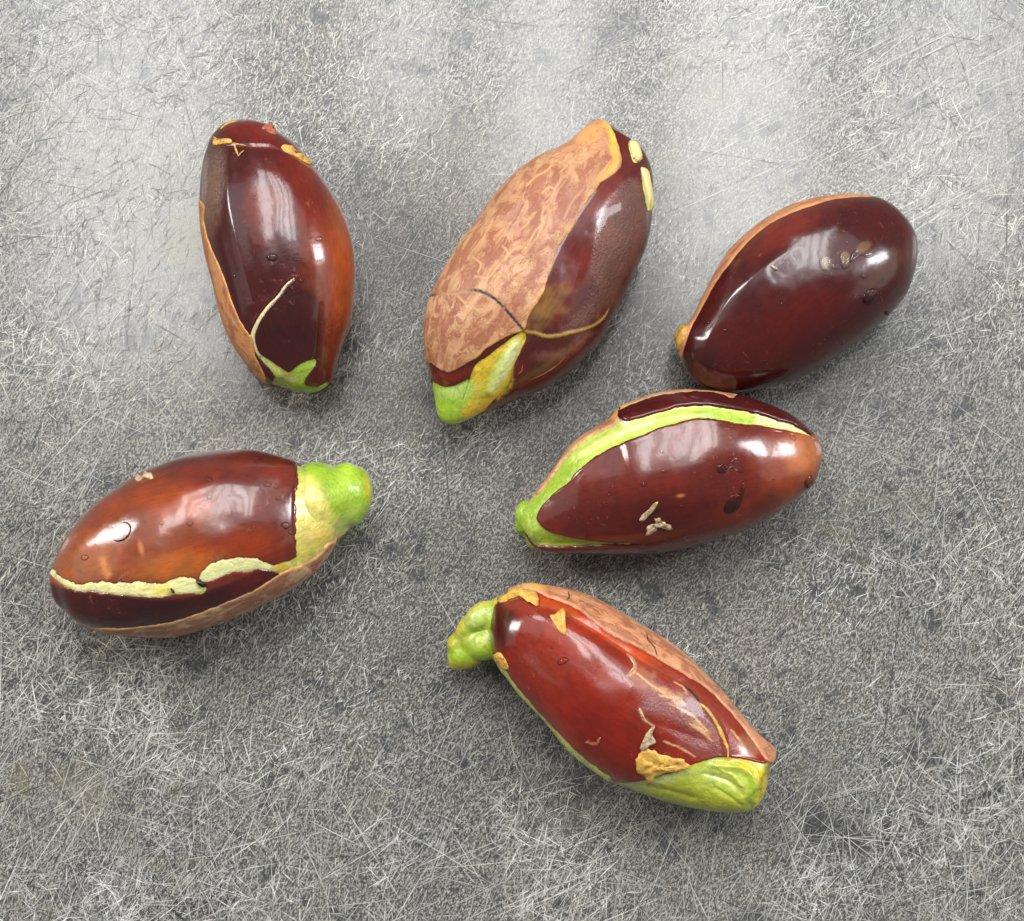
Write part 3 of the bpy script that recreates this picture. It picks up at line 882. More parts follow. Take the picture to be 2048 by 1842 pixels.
s2.layer('scar', M_SCAR, (0.58, 0.31, 0.16), [
    (('s', [(1060, 60, 14), (1110, 130, 26), (1130, 220, 26), (1135, 310, 22), (1080, 385, 18), (1030, 450, 10)]), (0.82, 0.47, 0.07), 14, 0.95, 8, 1),
    (('b', (990, 160, 90, 60, -30)), (0.72, 0.33, 0.10), 40, 0.8, 20, 1),
    (('s', [(340, 1420, 14), (440, 1350, 18), (560, 1285, 16), (620, 1258, 10)]), (0.74, 0.38, 0.05), 14, 0.9, 6, 1),
    *[(('s', v), (0.74, 0.40, 0.15), 6, 0.5, 5, 1) for v in veins2],
    (('s', [(1110, 300, 5), (1040, 400, 8), (960, 540, 7), (860, 720, 7), (780, 880, 7), (720, 1050, 7), (630, 1220, 7)]), (0.78, 0.45, 0.14), 5, 0.85, 5, 1),
    (('b', (130, 1000, 60, 500, 22)), (0.72, 0.42, 0.20), 40, 0.5, 20),
    (('s', wider(crack2a, 3.5)), (0.03, 0.018, 0.01), 4, 1.0, 0.5, 1), (('s', [(135, 1380, 3), (130, 1440, 4), (125, 1460, 2)]), (0.12, 0.03, 0.02), 4, 0.8, 2, 1),
    (('s', [(150, 1080, 6), (85, 1300, 8), (80, 1420, 12)]), (0.7, 0.36, 0.12), 12, 0.7, 6),
    (('s', [(700, 900, 6), (600, 1030, 9), (540, 1110, 8)]), (0.34, 0.10, 0.06), 8, 0.8, 8), (('s', [(520, 1110, 6), (420, 1240, 9), (270, 1360, 10)]), (0.36, 0.11, 0.07), 9, 0.8, 8),
    (('b', (560, 600, 90, 60, -50)), (0.36, 0.15, 0.12), 50, 0.7, 40), (('b', (950, 560, 110, 300, 30)), (0.40, 0.17, 0.10), 80, 0.6, 40), (('b', (200, 1130, 90, 200, 20)), (0.66, 0.40, 0.24), 60, 0.7, 40),
    (('b', (160, 1300, 26, 110, 0)), (0.34, 0.10, 0.07), 20, 0.6, 20)],
    [('+', ('p', scar2))], t=0.34, edge=6, rag=6, ragf=0.03, rim=(GOLD, 8),
    relief=[(('s', crack2a), -0.10, 5), *[(('s', v), 0.05, 5) for v in veins2]])
s2.drop(890, 1385, 12); s2.drop(1072, 1190, 9)
s2.thread('peel_strand', [(640, 1535), (720, 1500), (800, 1450), (850, 1400)], 0.12, M_PINK, 0.14)
s2.thread('peel_strand', [(580, 1505), (605, 1480), (612, 1440)], 0.11, M_PINK, 0.14)
for k, lp in enumerate(lump2):
    pts = np.array(lp)
    s2.pad('kernel_bulge', [(pts[0, 0] - 20, pts[0, 1] - 12), (pts[0, 0] + 14, pts[0, 1] - 16), *[(p[0] + p[2] * 0.8, p[1]) for p in pts], (pts[-1, 0] + 4, pts[-1, 1] + 26), (pts[-1, 0] - 18, pts[-1, 1] + 8), *[(p[0] - p[2] * 0.8, p[1]) for p in pts[::-1][:-1]]],
           flat_material('pale_yellow_kernel', (0.74, 0.68, 0.22), 0.4, (0.78, 0.64, 0.30)), 0.55, 0.1, 'dome', 0.08)

# ---- plain maroon seed
o3 = [(1420, 95), (1600, 110), (1740, 180), (1840, 280), (1900, 400), (1915, 520), (1890, 680), (1840, 820), (1760, 930), (1680, 1010), (1560, 1120), (1400, 1240), (1200, 1370), (1000, 1460), (800, 1520), (600, 1560), (440, 1567), (320, 1540), (230, 1490), (175, 1420), (145, 1350), (120, 1290), (110, 1200), (130, 1120), (190, 1050), (240, 960), (290, 850), (350, 730), (410, 620), (480, 510), (560, 430), (650, 350), (760, 270), (900, 200), (1050, 145), (1220, 110)]
scar3 = [(1800, 20), (1620, 85), (1450, 94), (1300, 108), (1100, 168), (950, 224), (850, 272), (750, 332), (660, 412), (575, 500), (505, 590), (435, 680), (370, 780), (310, 890), (250, 1005), (205, 1080), (175, 1160), (145, 1260), (122, 1350), (0, 1500), (-400, 1200), (-200, -300), (1600, -300)]
s3 = Seed((1330, 370, 0.2619), o3, ((230, 1480), (1800, 230)), 0.90,
          'smooth whole maroon seed with brownish water spots on its right half and no green showing',
          bumps=[(('s', [(330, 1180, 20), (500, 880, 24), (760, 640, 20), (950, 520, 10)]), 0.30, 110), (('b', (420, 1450, 200, 90, -10)), -0.15, 80)])
s3.layer('kernel', M_FLESH, YEL, [], t=-0.15)
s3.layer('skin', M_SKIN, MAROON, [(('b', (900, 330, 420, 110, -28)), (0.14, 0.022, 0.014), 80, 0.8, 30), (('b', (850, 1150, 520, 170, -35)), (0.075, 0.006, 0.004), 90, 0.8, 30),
                                  (('b', (1680, 640, 170, 90, -40)), (0.10, 0.06, 0.03), 70, 0.4, 20), (('b', (260, 1300, 150, 120, 0)), DARK, 60, 0.7),
                                  (('b', (1230, 595, 36, 48, 0)), (0.19, 0.115, 0.04), 8, 0.9, 6), (('b', (1375, 560, 36, 52, 0)), (0.19, 0.115, 0.04), 8, 0.9, 6), (('b', (1515, 480, 62, 34, -25)), (0.17, 0.10, 0.04), 10, 0.85, 8)],  # olive reflection of the water spots, painted into the skin colour
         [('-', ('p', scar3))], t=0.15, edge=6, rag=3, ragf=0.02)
s3.layer('scar', M_SCAR, (0.58, 0.25, 0.10), [], [('+', ('p', scar3))], t=0.17, edge=7, rag=4, ragf=0.02, rim=((0.62, 0.29, 0.09), 16))
s3.pad('peel_flake', [(95, 1110), (130, 1085), (185, 1062), (180, 1130), (150, 1210), (120, 1285), (92, 1260), (82, 1190)], M_YELLOW, 0.9, -0.3, 'dome')
lobes(s3, 'root_nub', [(125, 1170, 4.5, 60, 80, 60, 0), (140, 1110, 4.5, 45, 45, 50, 0)], GOLD, [])
for pts, hh in (([(1185, 560), (1230, 535), (1275, 545), (1270, 600), (1240, 640), (1215, 665), (1190, 640), (1175, 600)], 0.22),
                ([(1335, 520), (1380, 500), (1410, 530), (1410, 590), (1390, 640), (1350, 645), (1335, 590)], 0.22),
                ([(1270, 600), (1330, 600), (1350, 640), (1300, 648), (1262, 640)], 0.12),
                ([(1450, 490), (1500, 450), (1560, 440), (1590, 480), (1600, 540), (1550, 560), (1510, 545), (1470, 540), (1430, 560), (1410, 600), (1400, 560)], 0.22),
                ([(1540, 800), (1590, 785), (1630, 800), (1620, 850), (1575, 905), (1520, 905), (1505, 870)], 0.34)):
    s3.pad('water_drop', pts, M_WATER, hh, 0.12, 'dome', nring=6)
for x, y, r in ((1515, 692, 26), (1690, 975, 22), (455, 1108, 18), (330, 1050, 18), (715, 915, 18), (1175, 1115, 12), (1135, 1200, 11), (1348, 1210, 8), (945, 1112, 7), (1395, 200, 18), (1345, 235, 20), (905, 608, 7), (540, 705, 12), (1660, 725, 13), (885, 905, 16), (610, 1160, 8), (1595, 665, 8)):
    s3.drop(x, y, r, r * 0.8)
cr = s3.pad('husk_crumb', [(795, 622), (830, 620), (858, 640), (850, 658), (832, 648), (815, 632)], M_CRUMB, 0.4, 0.15, 'rough', parent=False)
cr['label'] = 'tiny pale crumb lying on the smooth maroon seed without green'; cr['category'] = 'crumb'

# ---- orange brown seed with a green stub
o4 = [(1000, 78), (1160, 66), (1300, 76), (1450, 105), (1560, 148), (1640, 185), (1700, 260), (1740, 360), (1755, 460), (1745, 560), (1700, 650), (1600, 760), (1480, 850), (1350, 930), (1200, 1000), (1050, 1060), (900, 1110), (750, 1135), (600, 1135), (500, 1138), (400, 1130), (300, 1105), (220, 1070), (160, 1010), (100, 950), (75, 880), (68, 790), (90, 740), (110, 680), (150, 590), (200, 510), (280, 420), (380, 340), (480, 280), (600, 210), (740, 155), (850, 110)]
band4 = [(60, 765, 12), (95, 800, 15), (150, 835, 15), (210, 865, 17), (255, 868, 18), (310, 858, 24), (400, 868, 30), (500, 872, 36), (600, 875, 40), (700, 882, 42), (760, 868, 40), (830, 852, 46), (900, 855, 42), (945, 868, 26)]
band4b = [(955, 805, 20), (990, 785, 40), (1050, 755, 44), (1120, 735, 40), (1200, 728, 38), (1270, 728, 30), (1330, 742, 18), (1400, 752, 22), (1440, 745, 24)]
scar4 = [(1740, 590), (1640, 680), (1560, 722), (1480, 745), (1420, 765), (1370, 795), (1250, 870), (1100, 940), (950, 1000), (800, 1050), (600, 1085), (450, 1095), (300, 1092), (230, 1085), (200, 1300), (1000, 1700), (2000, 1100), (2000, 700)]
end4 = [(1512, 60), (1516, 160), (1514, 250), (1506, 340), (1504, 450), (1506, 560), (1504, 640), (1503, 692), (1440, 712), (1405, 725), (1400, 770), (1480, 790), (1800, 800), (2100, 500), (2000, 60), (1700, -200), (1512, -200)]
s4 = Seed((80, 880, 0.3409), o4, ((68, 850), (1750, 420)), 0.90,
          'orange brown seed with a ragged cream split and a rounded bright green stub',
          bumps=[(('b', (950, 900, 900, 60, -12)), 0.1, 40), (('s', [(500, 300, 10), (900, 170, 14), (1400, 170, 14)]), 0.2, 80), (('p', [(1514, 100), (1514, 720), (1800, 700), (1800, 100)]), -0.25, 6)], wob=1.1)
s4.layer('kernel', M_FLESH, (0.66, 0.60, 0.16), [(('s', wider(band4, 20)), CREAM, 14, 1), (('s', wider(band4b, 20)), (0.72, 0.70, 0.38), 14, 1), (('b', (1420, 750, 60, 40, 0)), (0.62, 0.44, 0.03), 20, 0.9), (('b', (720, 885, 60, 30, 0)), (0.76, 0.62, 0.12), 20, 0.8),
                                                 (('p', [(1500, 120), (1700, 120), (1750, 300), (1690, 330), (1600, 230), (1500, 200)]), LIME, 40, 0.8, 20), (('b', (1620, 560, 90, 80, 0)), (0.66, 0.48, 0.13), 50, 0.7, 30)],
         t=0.0, relief=[(('s', band4), 0.12, 8), (('s', band4b), 0.12, 8)])
s4.layer('skin', M_SKIN, (0.125, 0.022, 0.013), [
    (('p', [(40, 700), (300, 380), (700, 240), (900, 330), (1000, 600), (900, 850), (200, 860), (40, 800)]), (0.20, 0.045, 0.016), 110, 0.95, 50),
    (('b', (260, 720, 200, 130, -30)), (0.32, 0.10, 0.03), 70, 0.8, 30), (('b', (850, 410, 170, 90, -12)), (0.32, 0.055, 0.006), 70, 0.7, 30),
    (('b', (1150, 650, 260, 110, -12)), (0.24, 0.034, 0.006), 60, 0.8, 30), (('b', (800, 740, 260, 80, -8)), (0.36, 0.11, 0.02), 50, 0.7, 20), (('s', [(700, 150, 30), (1100, 90, 30), (1500, 130, 30)]), MAROON, 50, 0.8, 20),
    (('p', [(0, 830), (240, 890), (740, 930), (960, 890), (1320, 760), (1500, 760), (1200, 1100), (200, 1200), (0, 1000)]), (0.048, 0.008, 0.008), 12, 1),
    (('b', (1250, 850, 130, 60, -25)), (0.10, 0.012, 0.008), 40, 0.8), (('s', [(370, 700, 14), (400, 790, 18)]), (0.60, 0.24, 0.06), 22, 0.8, 8), (('b', (595, 635, 12, 40, -15)), (0.55, 0.2, 0.07), 10, 0.8)],
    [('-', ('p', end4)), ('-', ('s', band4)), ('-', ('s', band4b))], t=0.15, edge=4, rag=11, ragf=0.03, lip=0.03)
s4.layer('scar', M_SCAR, (0.62, 0.40, 0.22), [(('s', [(1740, 590, 6), (1640, 690, 6), (1500, 745, 6)]), (0.20, 0.05, 0.02), 8, 0.8, 4, 1)], [('+', ('p', scar4))], t=0.26, edge=7, rag=5, ragf=0.03, rim=((0.66, 0.36, 0.11), 10))
lobes(s4, 'green_stub', [(1600, 405, 8.2, 190, 272, 312, 12), (1670, 375, 8.2, 150, 225, 262, 10), (1740, 350, 8.2, 120, 190, 205, 8), (1800, 310, 8.0, 118, 178, 165, 0), (1835, 330, 7.8, 112, 178, 160, 8), (1700, 480, 7.2, 110, 140, 130, 50)],
      (0.30, 0.47, 0.035), [(('p', [(1400, 180), (1600, 220), (1680, 330), (1720, 430), (1860, 560), (1600, 800), (1400, 700)]), (0.68, 0.60, 0.17), 30, 1, 12),
                            (('b', (1930, 300, 20, 90, -10)), (0.62, 0.5, 0.03), 20, 0.8, 8), (('b', (1780, 260, 60, 120, 10)), (0.45, 0.64, 0.06), 40, 0.8), (('b', (1800, 470, 110, 50, -30)), (0.46, 0.62, 0.14), 40, 0.7)])
s4.pad('water_drop', [(440, 530), (465, 495), (510, 482), (538, 505), (535, 545), (505, 585), (460, 600), (432, 585)], M_WATER, 0.6, 0.12, 'dome')
for x, y, r in ((828, 290, 15), (424, 520, 11), (1395, 345, 16), (995, 338, 16), (990, 235, 20), (1110, 325, 9), (715, 490, 14), (880, 490, 22), (1440, 500, 30), (1470, 540, 20), (265, 690, 24), (810, 635, 8), (905, 625, 8), (1135, 610, 8), (760, 355, 9), (940, 400, 9), (1335, 265, 22), (1385, 280, 12), (560, 285, 6), (725, 555, 7), (615, 485, 10), (1190, 800, 8), (1098, 868, 9)):
    s4.drop(x, y, r, r * 0.75)
s4.pad('skin_bit', [(915, 830), (935, 818), (975, 850), (960, 862), (930, 850)], M_SKIN, 0.4, 0.2, 'dome', nring=3)
s4.pad('skin_bit', [(765, 868), (780, 872), (792, 892), (780, 896), (770, 884)], M_SKIN, 0.4, 0.2, 'dome', nring=3)
for pts, nm in (([(275, 1095), (350, 1090), (480, 1100), (500, 1135), (470, 1160), (400, 1158), (330, 1135), (290, 1125)], 'peel_flake'),):
    s4.pad(nm, pts, M_YELLOW, 0.4, -0.1, 'rough', 0.1)
cr = s4.pad('husk_crumb', [(565, 240), (580, 222), (620, 208), (650, 200), (668, 218), (655, 235), (610, 230), (585, 248)], M_CRUMB, 0.6, 0.1, 'rough', parent=False)
cr['label'] = 'small pinkish crumb on the upper edge of the orange brown seed'; cr['category'] = 'crumb'

# ---- red brown seed with the long green split
o5 = [(1160, 70), (1300, 80), (1450, 105), (1600, 160), (1750, 230), (1850, 310), (1910, 370), (1935, 450), (1925, 530), (1890, 620), (1830, 680), (1720, 760), (1600, 840), (1450, 910), (1300, 960), (1100, 1020), (900, 1050), (700, 1060), (500, 1060), (350, 1052), (240, 1040), (170, 1005), (130, 955), (95, 900), (85, 850), (95, 800), (135, 745), (180, 680), (240, 600), (300, 510), (370, 410), (450, 340), (550, 280), (630, 230), (670, 190), (760, 155), (900, 110), (1030, 80)]
scar5 = [(1430, 102), (1300, 90), (1160, 84), (1000, 98), (850, 138), (730, 185), (690, 215), (672, 262), (600, 300), (540, 325), (450, 385), (370, 460), (300, 560), (240, 640), (175, 700), (100, 700), (-300, 500), (200, -300), (1400, -300)]
green5 = [(1885, 345), (1800, 288), (1700, 252), (1550, 205), (1400, 176), (1280, 156), (1160, 150), (1060, 165), (960, 195), (870, 217), (750, 250), (690, 222), (640, 130), (0, 300), (-400, 1000), (100, 1100), (190, 1025), (320, 1026), (450, 1022), (600, 1016), (720, 1012), (830, 1004), (680, 998), (560, 988), (420, 968), (300, 938), (232, 900), (196, 850), (218, 792), (260, 740), (310, 690), (380, 640), (420, 590), (480, 530), (560, 470), (650, 420), (750, 375), (870, 330), (960, 290), (1050, 270), (1130, 245), (1200, 236), (1350, 252), (1430, 272), (1550, 278), (1700, 305), (1830, 335)]
s5 = Seed((1010, 760, 0.3261), o5, ((80, 880), (1935, 440)), 0.88,
          'red brown seed with a long green split curving along its upper side',
          bumps=[(('p', green5), -0.35, 14), (('s', [(300, 700, 10), (480, 520, 10), (700, 390, 10), (1000, 275, 10), (1300, 240, 10)]), 0.12, 40), (('b', (1450, 640, 90, 200, 10)), -0.12, 60)], wob=0.8)
s5.layer('kernel', M_FLESH, (0.50, 0.62, 0.13), [(('s', [(1850, 330, 16), (1700, 275, 20), (1560, 240, 24)]), (0.76, 0.70, 0.42), 20, 0.9, 8), (('s', [(100, 860, 60), (240, 690, 60), (380, 540, 40), (450, 480, 20)]), (0.28, 0.45, 0.03), 70, 0.9, 20),
                                                 (('s', [(420, 470, 20), (620, 350, 24), (900, 235, 20)]), (0.66, 0.70, 0.30), 24, 0.7, 10), (('s', [(1180, 190, 14), (1400, 225, 18), (1520, 245, 16)]), (0.34, 0.50, 0.06), 20, 0.7, 6),
                                                 (('s', [(690, 230, 16), (740, 260, 22)]), (0.78, 0.70, 0.55), 16, 0.9), (('s', [(200, 960, 40), (400, 1000, 30), (700, 1010, 20)]), (0.20, 0.33, 0.02), 40, 0.9, 10)],
         t=0.0, relief=[(('s', [(450, 440, 12), (700, 310, 14), (1000, 215, 12), (1300, 195, 12)]), 0.25, 26)])
s5.layer('skin', M_SKIN, (0.105, 0.014, 0.009), [
    (('b', (1780, 500, 230, 240, 0)), (0.24, 0.05, 0.017), 120, 0.9, 30), (('b', (1830, 450, 110, 120, 20)), (0.42, 0.15, 0.05), 60, 0.8, 20), (('b', (1200, 380, 420, 110, -8)), (0.15, 0.028, 0.018), 60, 0.7, 30),
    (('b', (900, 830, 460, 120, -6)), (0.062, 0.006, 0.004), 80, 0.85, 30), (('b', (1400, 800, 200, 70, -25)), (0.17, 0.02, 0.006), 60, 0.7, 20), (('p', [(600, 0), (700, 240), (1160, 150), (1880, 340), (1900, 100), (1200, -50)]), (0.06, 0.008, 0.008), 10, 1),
    (('b', (1075, 708, 20, 8, -5)), (0.5, 0.2, 0.05), 8, 0.8)],
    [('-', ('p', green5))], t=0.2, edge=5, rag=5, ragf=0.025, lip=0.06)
s5.layer('scar', M_SCAR, (0.60, 0.30, 0.14), [(('s', [(1160, 80, 12), (760, 165, 14), (660, 215, 18)]), GOLD, 14, 0.8, 6, 1)], [('+', ('p', scar5))], t=0.22, edge=7, rag=6, ragf=0.03, rim=((0.70, 0.42, 0.20), 14))
lobes(s5, 'root_nub', [(130, 830, 6.0, 72, 90, 100, 0), (120, 900, 5.4, 62, 60, 80, 20), (190, 970, 5.0, 60, 75, 90, 0), (230, 930, 5.4, 50, 60, 90, 0)], (0.24, 0.42, 0.02), [(('b', (235, 1010, 60, 25, 0)), (0.5, 0.5, 0.05), 15, 0.8, 6), (('b', (110, 830, 40, 60, 20)), (0.42, 0.58, 0.08), 30, 0.7), (('s', [(120, 900, 4), (160, 940, 6)]), (0.3, 0.26, 0.03), 8, 0.8)], voxel=0.00022)
s5.pad('water_drop', [(1285, 530), (1330, 515), (1350, 540), (1400, 470), (1430, 480), (1460, 540), (1465, 570), (1430, 560), (1400, 520), (1370, 540), (1330, 575), (1300, 572)], M_WATER, 0.22, 0.14, 'dome')
s5.pad('water_drop', [(1340, 760), (1380, 710), (1440, 690), (1460, 620), (1475, 640), (1470, 700), (1455, 740), (1430, 790), (1370, 830), (1330, 810)], M_WATER, 0.2, 0.14, 'dome')
s5.pad('water_drop', [(1738, 345), (1760, 340), (1778, 362), (1772, 378), (1752, 368)], M_WATER, 0.25, 0.14, 'dome')
s5.pad('water_drop', [(1835, 610), (1862, 575), (1885, 590), (1882, 630), (1850, 660), (1828, 650)], M_WATER, 0.5, 0.1, 'dome')
for x, y, r in ((1662, 428, 16), (970, 562, 16), (960, 440, 16), (850, 640, 24), (970, 710, 13), (635, 705, 13), (608, 755, 9), (330, 725, 8), (310, 785, 9), (545, 770, 7), (1085, 770, 14), (1092, 862, 11), (1340, 945, 11), (1645, 600, 14), (1625, 700, 18), (1280, 700, 12), (1238, 770, 10), (950, 655, 9), (775, 472, 8), (1848, 468, 9), (1125, 535, 12), (1392, 292, 9), (895, 180, 9), (940, 158, 8), (660, 655, 9)):
    s5.drop(x, y, r, r * 0.75)
cr = s5.pad('husk_crumb', [(828, 845), (845, 820), (880, 790), (900, 760), (925, 740), (936, 742), (912, 790), (888, 818), (870, 840), (850, 858), (826, 858)], M_CRUMB, 0.25, 0.2, 'rough', parent=False, curl=0.4)
cr['label'] = 'long thin pale husk sliver on the seed with the curving green split'; cr['category'] = 'crumb'
cr = s5.pad('husk_crumb', [(868, 905), (900, 880), (925, 870), (915, 840), (940, 838), (975, 862), (1005, 870), (1008, 895), (985, 900), (960, 885), (935, 890), (925, 920), (895, 940), (870, 935)], M_CRUMB, 0.3, 0.2, 'rough', 0.4, parent=False, curl=0.2, seed=5)
cr['label'] = 'ragged tan husk crumb just below the long thin husk sliver'; cr['category'] = 'crumb'

# ---- peeling red seed with the bent stalk
o6 = [(540, 60), (620, 75), (760, 105), (900, 150), (1050, 220), (1200, 310), (1330, 390), (1450, 480), (1560, 580), (1660, 690), (1740, 800), (1820, 900), (1890, 970), (1945, 1020), (1932, 1080), (1925, 1180), (1900, 1280), (1830, 1360), (1700, 1372), (1500, 1352), (1350, 1320), (1200, 1270), (1070, 1215), (1000, 1180), (900, 1110), (800, 1030), (700, 920), (600, 810), (500, 700), (430, 600), (370, 530), (345, 470), (333, 380), (330, 270), (350, 180), (400, 110), (460, 75)]
scar6 = [(480, 40), (560, 92), (620, 118), (700, 148), (800, 190), (870, 240), (960, 308), (1060, 368), (1160, 420), (1270, 480), (1370, 540), (1480, 605), (1580, 675), (1680, 775), (1760, 870), (1840, 980), (1900, 1062), (1960, 1090), (2300, 1100), (2200, -300), (500, -300)]
green6 = [(990, 1178), (1060, 1198), (1200, 1188), (1300, 1162), (1400, 1132), (1500, 1092), (1600, 1062), (1700, 1056), (1800, 1072), (1900, 1090), (2100, 1090), (2100, 1600), (900, 1600), (850, 1300)]
edge6 = [(352, 470, 14), (400, 560, 14), (470, 660, 15), (560, 765, 16), (660, 880, 17), (760, 985, 18), (870, 1085, 18), (1000, 1180, 20)]
top6 = [(330, 190), (370, 145), (400, 158), (470, 142), (560, 135), (590, 190), (600, 135), (560, 80), (480, -50), (300, 50)]
facet6 = [(600, 128), (690, 148), (800, 195), (870, 245), (960, 312), (1060, 372), (1160, 425), (1290, 495), (1290, 540), (1200, 510), (1100, 450), (1010, 390), (930, 335), (850, 290), (760, 230), (680, 195), (600, 180)]
s6 = Seed((870, 1150, 0.3458), o6, ((360, 250), (1900, 1250)), 0.90,
          'peeling red seed with a bent green stalk and wide yellow green tip',
          bumps=[(('s', [(640, 160, 20), (900, 300, 22), (1200, 500, 22), (1420, 620, 10)]), -0.45, 60), (('s', [(520, 230, 20), (900, 420, 26), (1150, 640, 20)]), 0.25, 110),
                 (('s', [(1250, 850, 14), (1400, 900, 16), (1560, 960, 14)]), -0.2, 50), (('s', [(1560, 760, 8), (1650, 900, 8), (1690, 1060, 8)]), 0.25, 20), (('s', [(1130, 480, 10), (1380, 620, 10), (1620, 820, 10)]), 0.15, 40)], NS=280, NT=190, wob=1.0)
s6.layer('kernel', M_FLESH, (0.46, 0.52, 0.05), [(('s', edge6), (0.60, 0.62, 0.20), 16, 0.9, 6), (('s', [(1050, 1215, 16), (1250, 1200, 30), (1450, 1130, 30)]), (0.56, 0.60, 0.25), 26, 0.9, 10), (('b', (1640, 1160, 220, 80, 20)), (0.50, 0.58, 0.14), 60, 0.8, 20),
                                                 (('s', [(1780, 1090, 24), (1880, 1150, 36), (1900, 1250, 34), (1860, 1320, 20)]), (0.72, 0.55, 0.02), 30, 0.9, 14), (('s', [(1820, 1170, 16), (1830, 1260, 16), (1800, 1350, 14)]), (0.36, 0.52, 0.04), 20, 0.8), (('s', [(1250, 1215, 8), (1450, 1230, 10), (1600, 1300, 8)]), (0.42, 0.36, 0.03), 16, 0.6, 10),
                                                 (('s', [(1600, 1170, 6), (1690, 1180, 7), (1790, 1240, 6)]), (0.28, 0.30, 0.02), 9, 0.7), (('p', top6), YEL, 20, 1), (('b', (1600, 1320, 200, 30, 8)), (0.55, 0.55, 0.04), 30, 0.8), (('s', [(1925, 1060, 20), (1935, 1180, 14)]), (0.30, 0.18, 0.06), 16, 0.8, 8), (('b', (1880, 1230, 16, 60, 10)), (0.36, 0.22, 0.04), 14, 0.7, 10), (('b', (1500, 1080, 70, 22, -20)), (0.66, 0.50, 0.08), 16, 0.8, 12), (('b', (1750, 1070, 90, 16, 4)), (0.66, 0.46, 0.05), 14, 0.8, 12)],
         t=0.0, relief=[(('s', edge6), 0.2, 12), (('s', [(1600, 1100, 10), (1780, 1120, 14), (1850, 1200, 14), (1840, 1300, 10)]), 0.5, 26), (('s', [(1560, 1150, 8), (1700, 1190, 10), (1780, 1270, 8)]), -0.3, 20), (('s', [(1100, 1210, 8), (1300, 1240, 10), (1500, 1290, 8)]), -0.25, 22), (('s', [(1650, 1130, 5), (1720, 1160, 6), (1770, 1220, 5)]), 0.2, 10), (('s', [(1620, 1230, 6), (1700, 1280, 7), (1770, 1330, 5)]), -0.18, 12), (('s', [(1860, 1130, 6), (1875, 1230, 7), (1840, 1330, 5)]), 0.25, 12)])
s6.layer('skin', M_SKIN, (0.20, 0.018, 0.007), [
    (('p', facet6), (0.40, 0.055, 0.004), 22, 1, 10), (('s', [(1250, 510, 26), (1450, 650, 30), (1620, 800, 26), (1760, 950, 20)]), (0.24, 0.045, 0.02), 30, 0.85, 14),
    (('b', (390, 290, 90, 170, 12)), DARK, 50, 0.85, 10), (('s', [(500, 170, 40), (420, 165, 30), (570, 220, 20)]), (0.20, 0.035, 0.02), 26, 0.8, 14),
    (('b', (1000, 880, 320, 150, 42)), (0.15, 0.009, 0.004), 80, 0.9, 30), (('b', (760, 340, 220, 60, 35)), (0.26, 0.03, 0.01), 50, 0.7, 20),
    (('p', [(1110, 560), (1160, 480), (1240, 540), (1330, 620), (1480, 740), (1600, 830), (1680, 980), (1690, 1060), (1500, 1060), (1300, 860), (1220, 780), (1160, 640)]), (0.19, 0.045, 0.035), 22, 0.8, 26),
    (('b', (1200, 600, 80, 60, 30)), (0.36, 0.15, 0.08), 24, 0.7, 24), (('b', (1360, 700, 70, 26, 25)), (0.48, 0.30, 0.12), 14, 0.6, 22), (('b', (1530, 880, 80, 24, 40)), (0.44, 0.25, 0.10), 14, 0.6, 20),
    *[(('s', v), (0.60, 0.38, 0.20), 4, 0.8, 4) for v in ([(1110, 590, 4), (1150, 560, 6), (1150, 500, 5), (1110, 455, 4)], [(1150, 560, 4), (1240, 630, 5), (1330, 690, 4)],
        [(1180, 770, 4), (1205, 830, 6), (1262, 872, 5)], [(1300, 700, 4), (1400, 715, 9), (1440, 750, 6)], [(1380, 620, 4), (1430, 650, 5), (1450, 690, 4)], [(1470, 860, 4), (1540, 900, 10), (1600, 960, 5)],
        [(1320, 960, 4), (1420, 1000, 5), (1500, 1050, 4)], [(1340, 740, 3), (1480, 810, 6), (1570, 900, 4)], [(1710, 900, 4), (1760, 960, 6), (1800, 1030, 5)])],
    (('b', (1400, 900, 110, 35, 25)), (0.20, 0.014, 0.006), 24, 0.9, 14), (('b', (1820, 980, 60, 70, 30)), (0.30, 0.14, 0.08), 30, 0.7, 20), (('s', [(345, 430, 10), (440, 560, 8)]), (0.2, 0.06, 0.05), 16, 0.5)],
    [('-', ('p', green6)), ('-', ('s', edge6)), ('-', ('p', top6))], t=0.17, edge=5, rag=5, ragf=0.03, dry=[(('b', (1450, 800, 320, 140, 40)), 0.4, 80)], lip=0.04)
s6.layer('scar', M_SCAR, (0.64, 0.30, 0.15), [(('b', (560, 80, 80, 30, 10)), (0.70, 0.40, 0.08), 20, 0.9, 8, 1)], [('+', ('p', scar6))], t=0.36, edge=7, rag=5, ragf=0.03, rim=((0.66, 0.32, 0.16), 12))
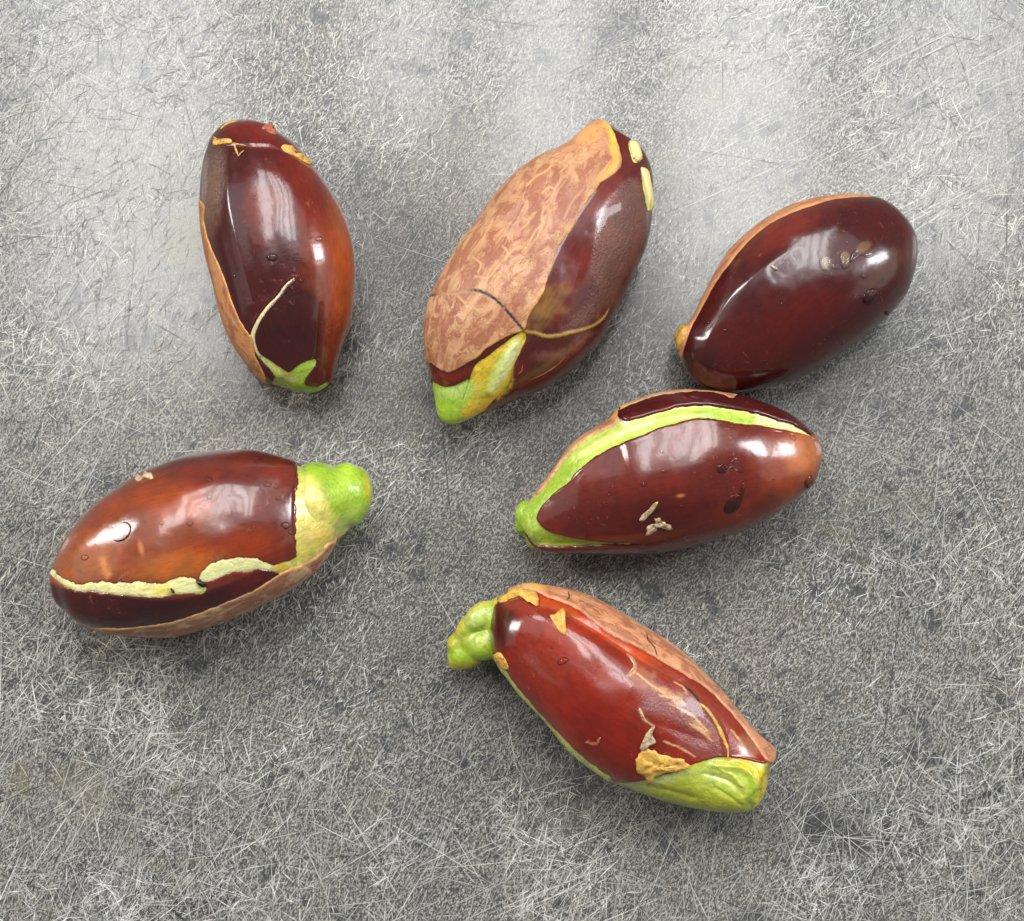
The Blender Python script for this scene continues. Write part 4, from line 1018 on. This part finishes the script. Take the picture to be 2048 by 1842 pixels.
lobes(s6, 'bent_stalk', [(370, 250, 7.6, 70, 130, 100, 10), (400, 420, 7.0, 70, 110, 100, 0), (270, 240, 7.4, 110, 80, 80, -35), (290, 395, 6.8, 110, 92, 90, -40), (205, 310, 6.2, 100, 76, 80, -50), (190, 460, 5.2, 110, 84, 90, -15), (130, 465, 4.6, 62, 86, 76, 0), (140, 400, 5.2, 74, 72, 70, -30), (230, 380, 6.0, 100, 100, 90, -30)],
      (0.33, 0.46, 0.03), [(('s', [(90, 400, 14), (150, 290, 20), (260, 170, 18), (350, 150, 14)]), (0.62, 0.46, 0.06), 22, 0.85, 16), (('b', (250, 245, 80, 50, -35)), (0.48, 0.60, 0.18), 26, 0.9), (('b', (290, 370, 70, 40, -35)), (0.46, 0.56, 0.14), 30, 0.8),
                           (('s', [(90, 510, 20), (180, 535, 22), (250, 510, 14)]), (0.60, 0.50, 0.03), 16, 0.8, 14), (('b', (150, 370, 50, 40, 0)), (0.34, 0.36, 0.05), 20, 0.7, 12), (('s', [(190, 330, 4), (270, 320, 5), (340, 300, 4)]), (0.2, 0.28, 0.02), 8, 0.8)], voxel=0.00022)
s6.pad('peel_flake', [(52, 380), (62, 366), (82, 372), (95, 390), (80, 402), (60, 400)], M_YELLOW, 0.3, 0.1, 'rough') if s6.hit(np.array([75, 385])) else None
s6.pad('peel_flake', [(370, 150), (392, 118), (430, 92), (480, 82), (540, 96), (585, 108), (598, 150), (592, 188), (575, 182), (566, 140), (520, 132), (470, 140), (420, 156), (385, 168)], M_YELLOW, 0.3, 0.28, 'rough', 0.05, seed=2)
s6.pad('peel_flake', [(362, 450), (385, 448), (402, 470), (420, 500), (433, 540), (405, 540), (375, 512), (358, 490)], M_YELLOW, 0.3, 0.24, 'rough', 0.05, seed=6)
s6.pad('peel_flake', [(1172, 1030), (1230, 1005), (1290, 1020), (1350, 1040), (1420, 1060), (1470, 1095), (1420, 1125), (1340, 1135), (1270, 1165), (1252, 1200), (1225, 1180), (1180, 1130), (1165, 1080)], M_YELLOW, 0.3, 0.22, 'rough', 0.22, seed=8, curl=0.35)
s6.pad('peel_flake', [(1185, 1000), (1200, 960), (1225, 905), (1262, 872), (1252, 920), (1275, 960), (1240, 985), (1210, 1010)], M_CRUMB, 0.35, 0.25, 'rough', 0.05, seed=9, curl=0.5)
s6.pad('peel_flake', [(870, 965), (900, 950), (925, 958), (960, 935), (950, 970), (935, 985), (900, 978)], M_PINK, 0.12, 0.16, 'rough', 0.1, seed=4)
s6.thread('peel_strand', [(1528, 745), (1570, 780), (1620, 850), (1660, 930), (1685, 1000), (1692, 1060)], 0.24, M_YELLOW, 0.2)
s6.thread('peel_strand', [(1180, 770), (1195, 800), (1220, 850)], 0.16, M_CRUMB, 0.18)
s6.thread('peel_strand', [(1105, 455), (1130, 490), (1150, 530), (1115, 580)], 0.12, M_CRUMB, 0.18)
s6.thread('fibre', [(1440, 645), (1470, 670), (1500, 700), (1528, 740)], 0.13, M_FIBRE, 0.25)
s6.thread('fibre', [(1215, 350), (1225, 390), (1260, 430), (1278, 480)], 0.08, M_FIBRE, 0.45)
s6.thread('fibre', [(588, 210), (620, 235), (660, 270)], 0.06, M_FIBRE, 0.2)
s6.thread('fibre', [(765, 110), (772, 140), (760, 160)], 0.06, M_FIBRE, 0.45)
s6.pad('water_drop', [(712, 500), (735, 475), (770, 480), (775, 495), (745, 515), (715, 522)], M_WATER, 0.4, 0.14, 'dome')
for x, y, r in ((555, 238, 14), (950, 530, 13), (680, 420, 10), (620, 452, 7), (915, 470, 8), (560, 630, 8), (600, 710, 10), (500, 565, 6), (830, 605, 10)):
    s6.drop(x, y, r, r * 0.8)
cr = s6.pad('husk_crumb', [(665, 242), (700, 232), (735, 208), (748, 215), (752, 270), (760, 335), (745, 350), (725, 335), (700, 300), (680, 270)], M_YELLOW, 0.35, 0.2, 'rough', parent=False, curl=0.3)
cr['label'] = 'triangular yellow flake near the stalk end of the peeling red seed'; cr['category'] = 'flake'
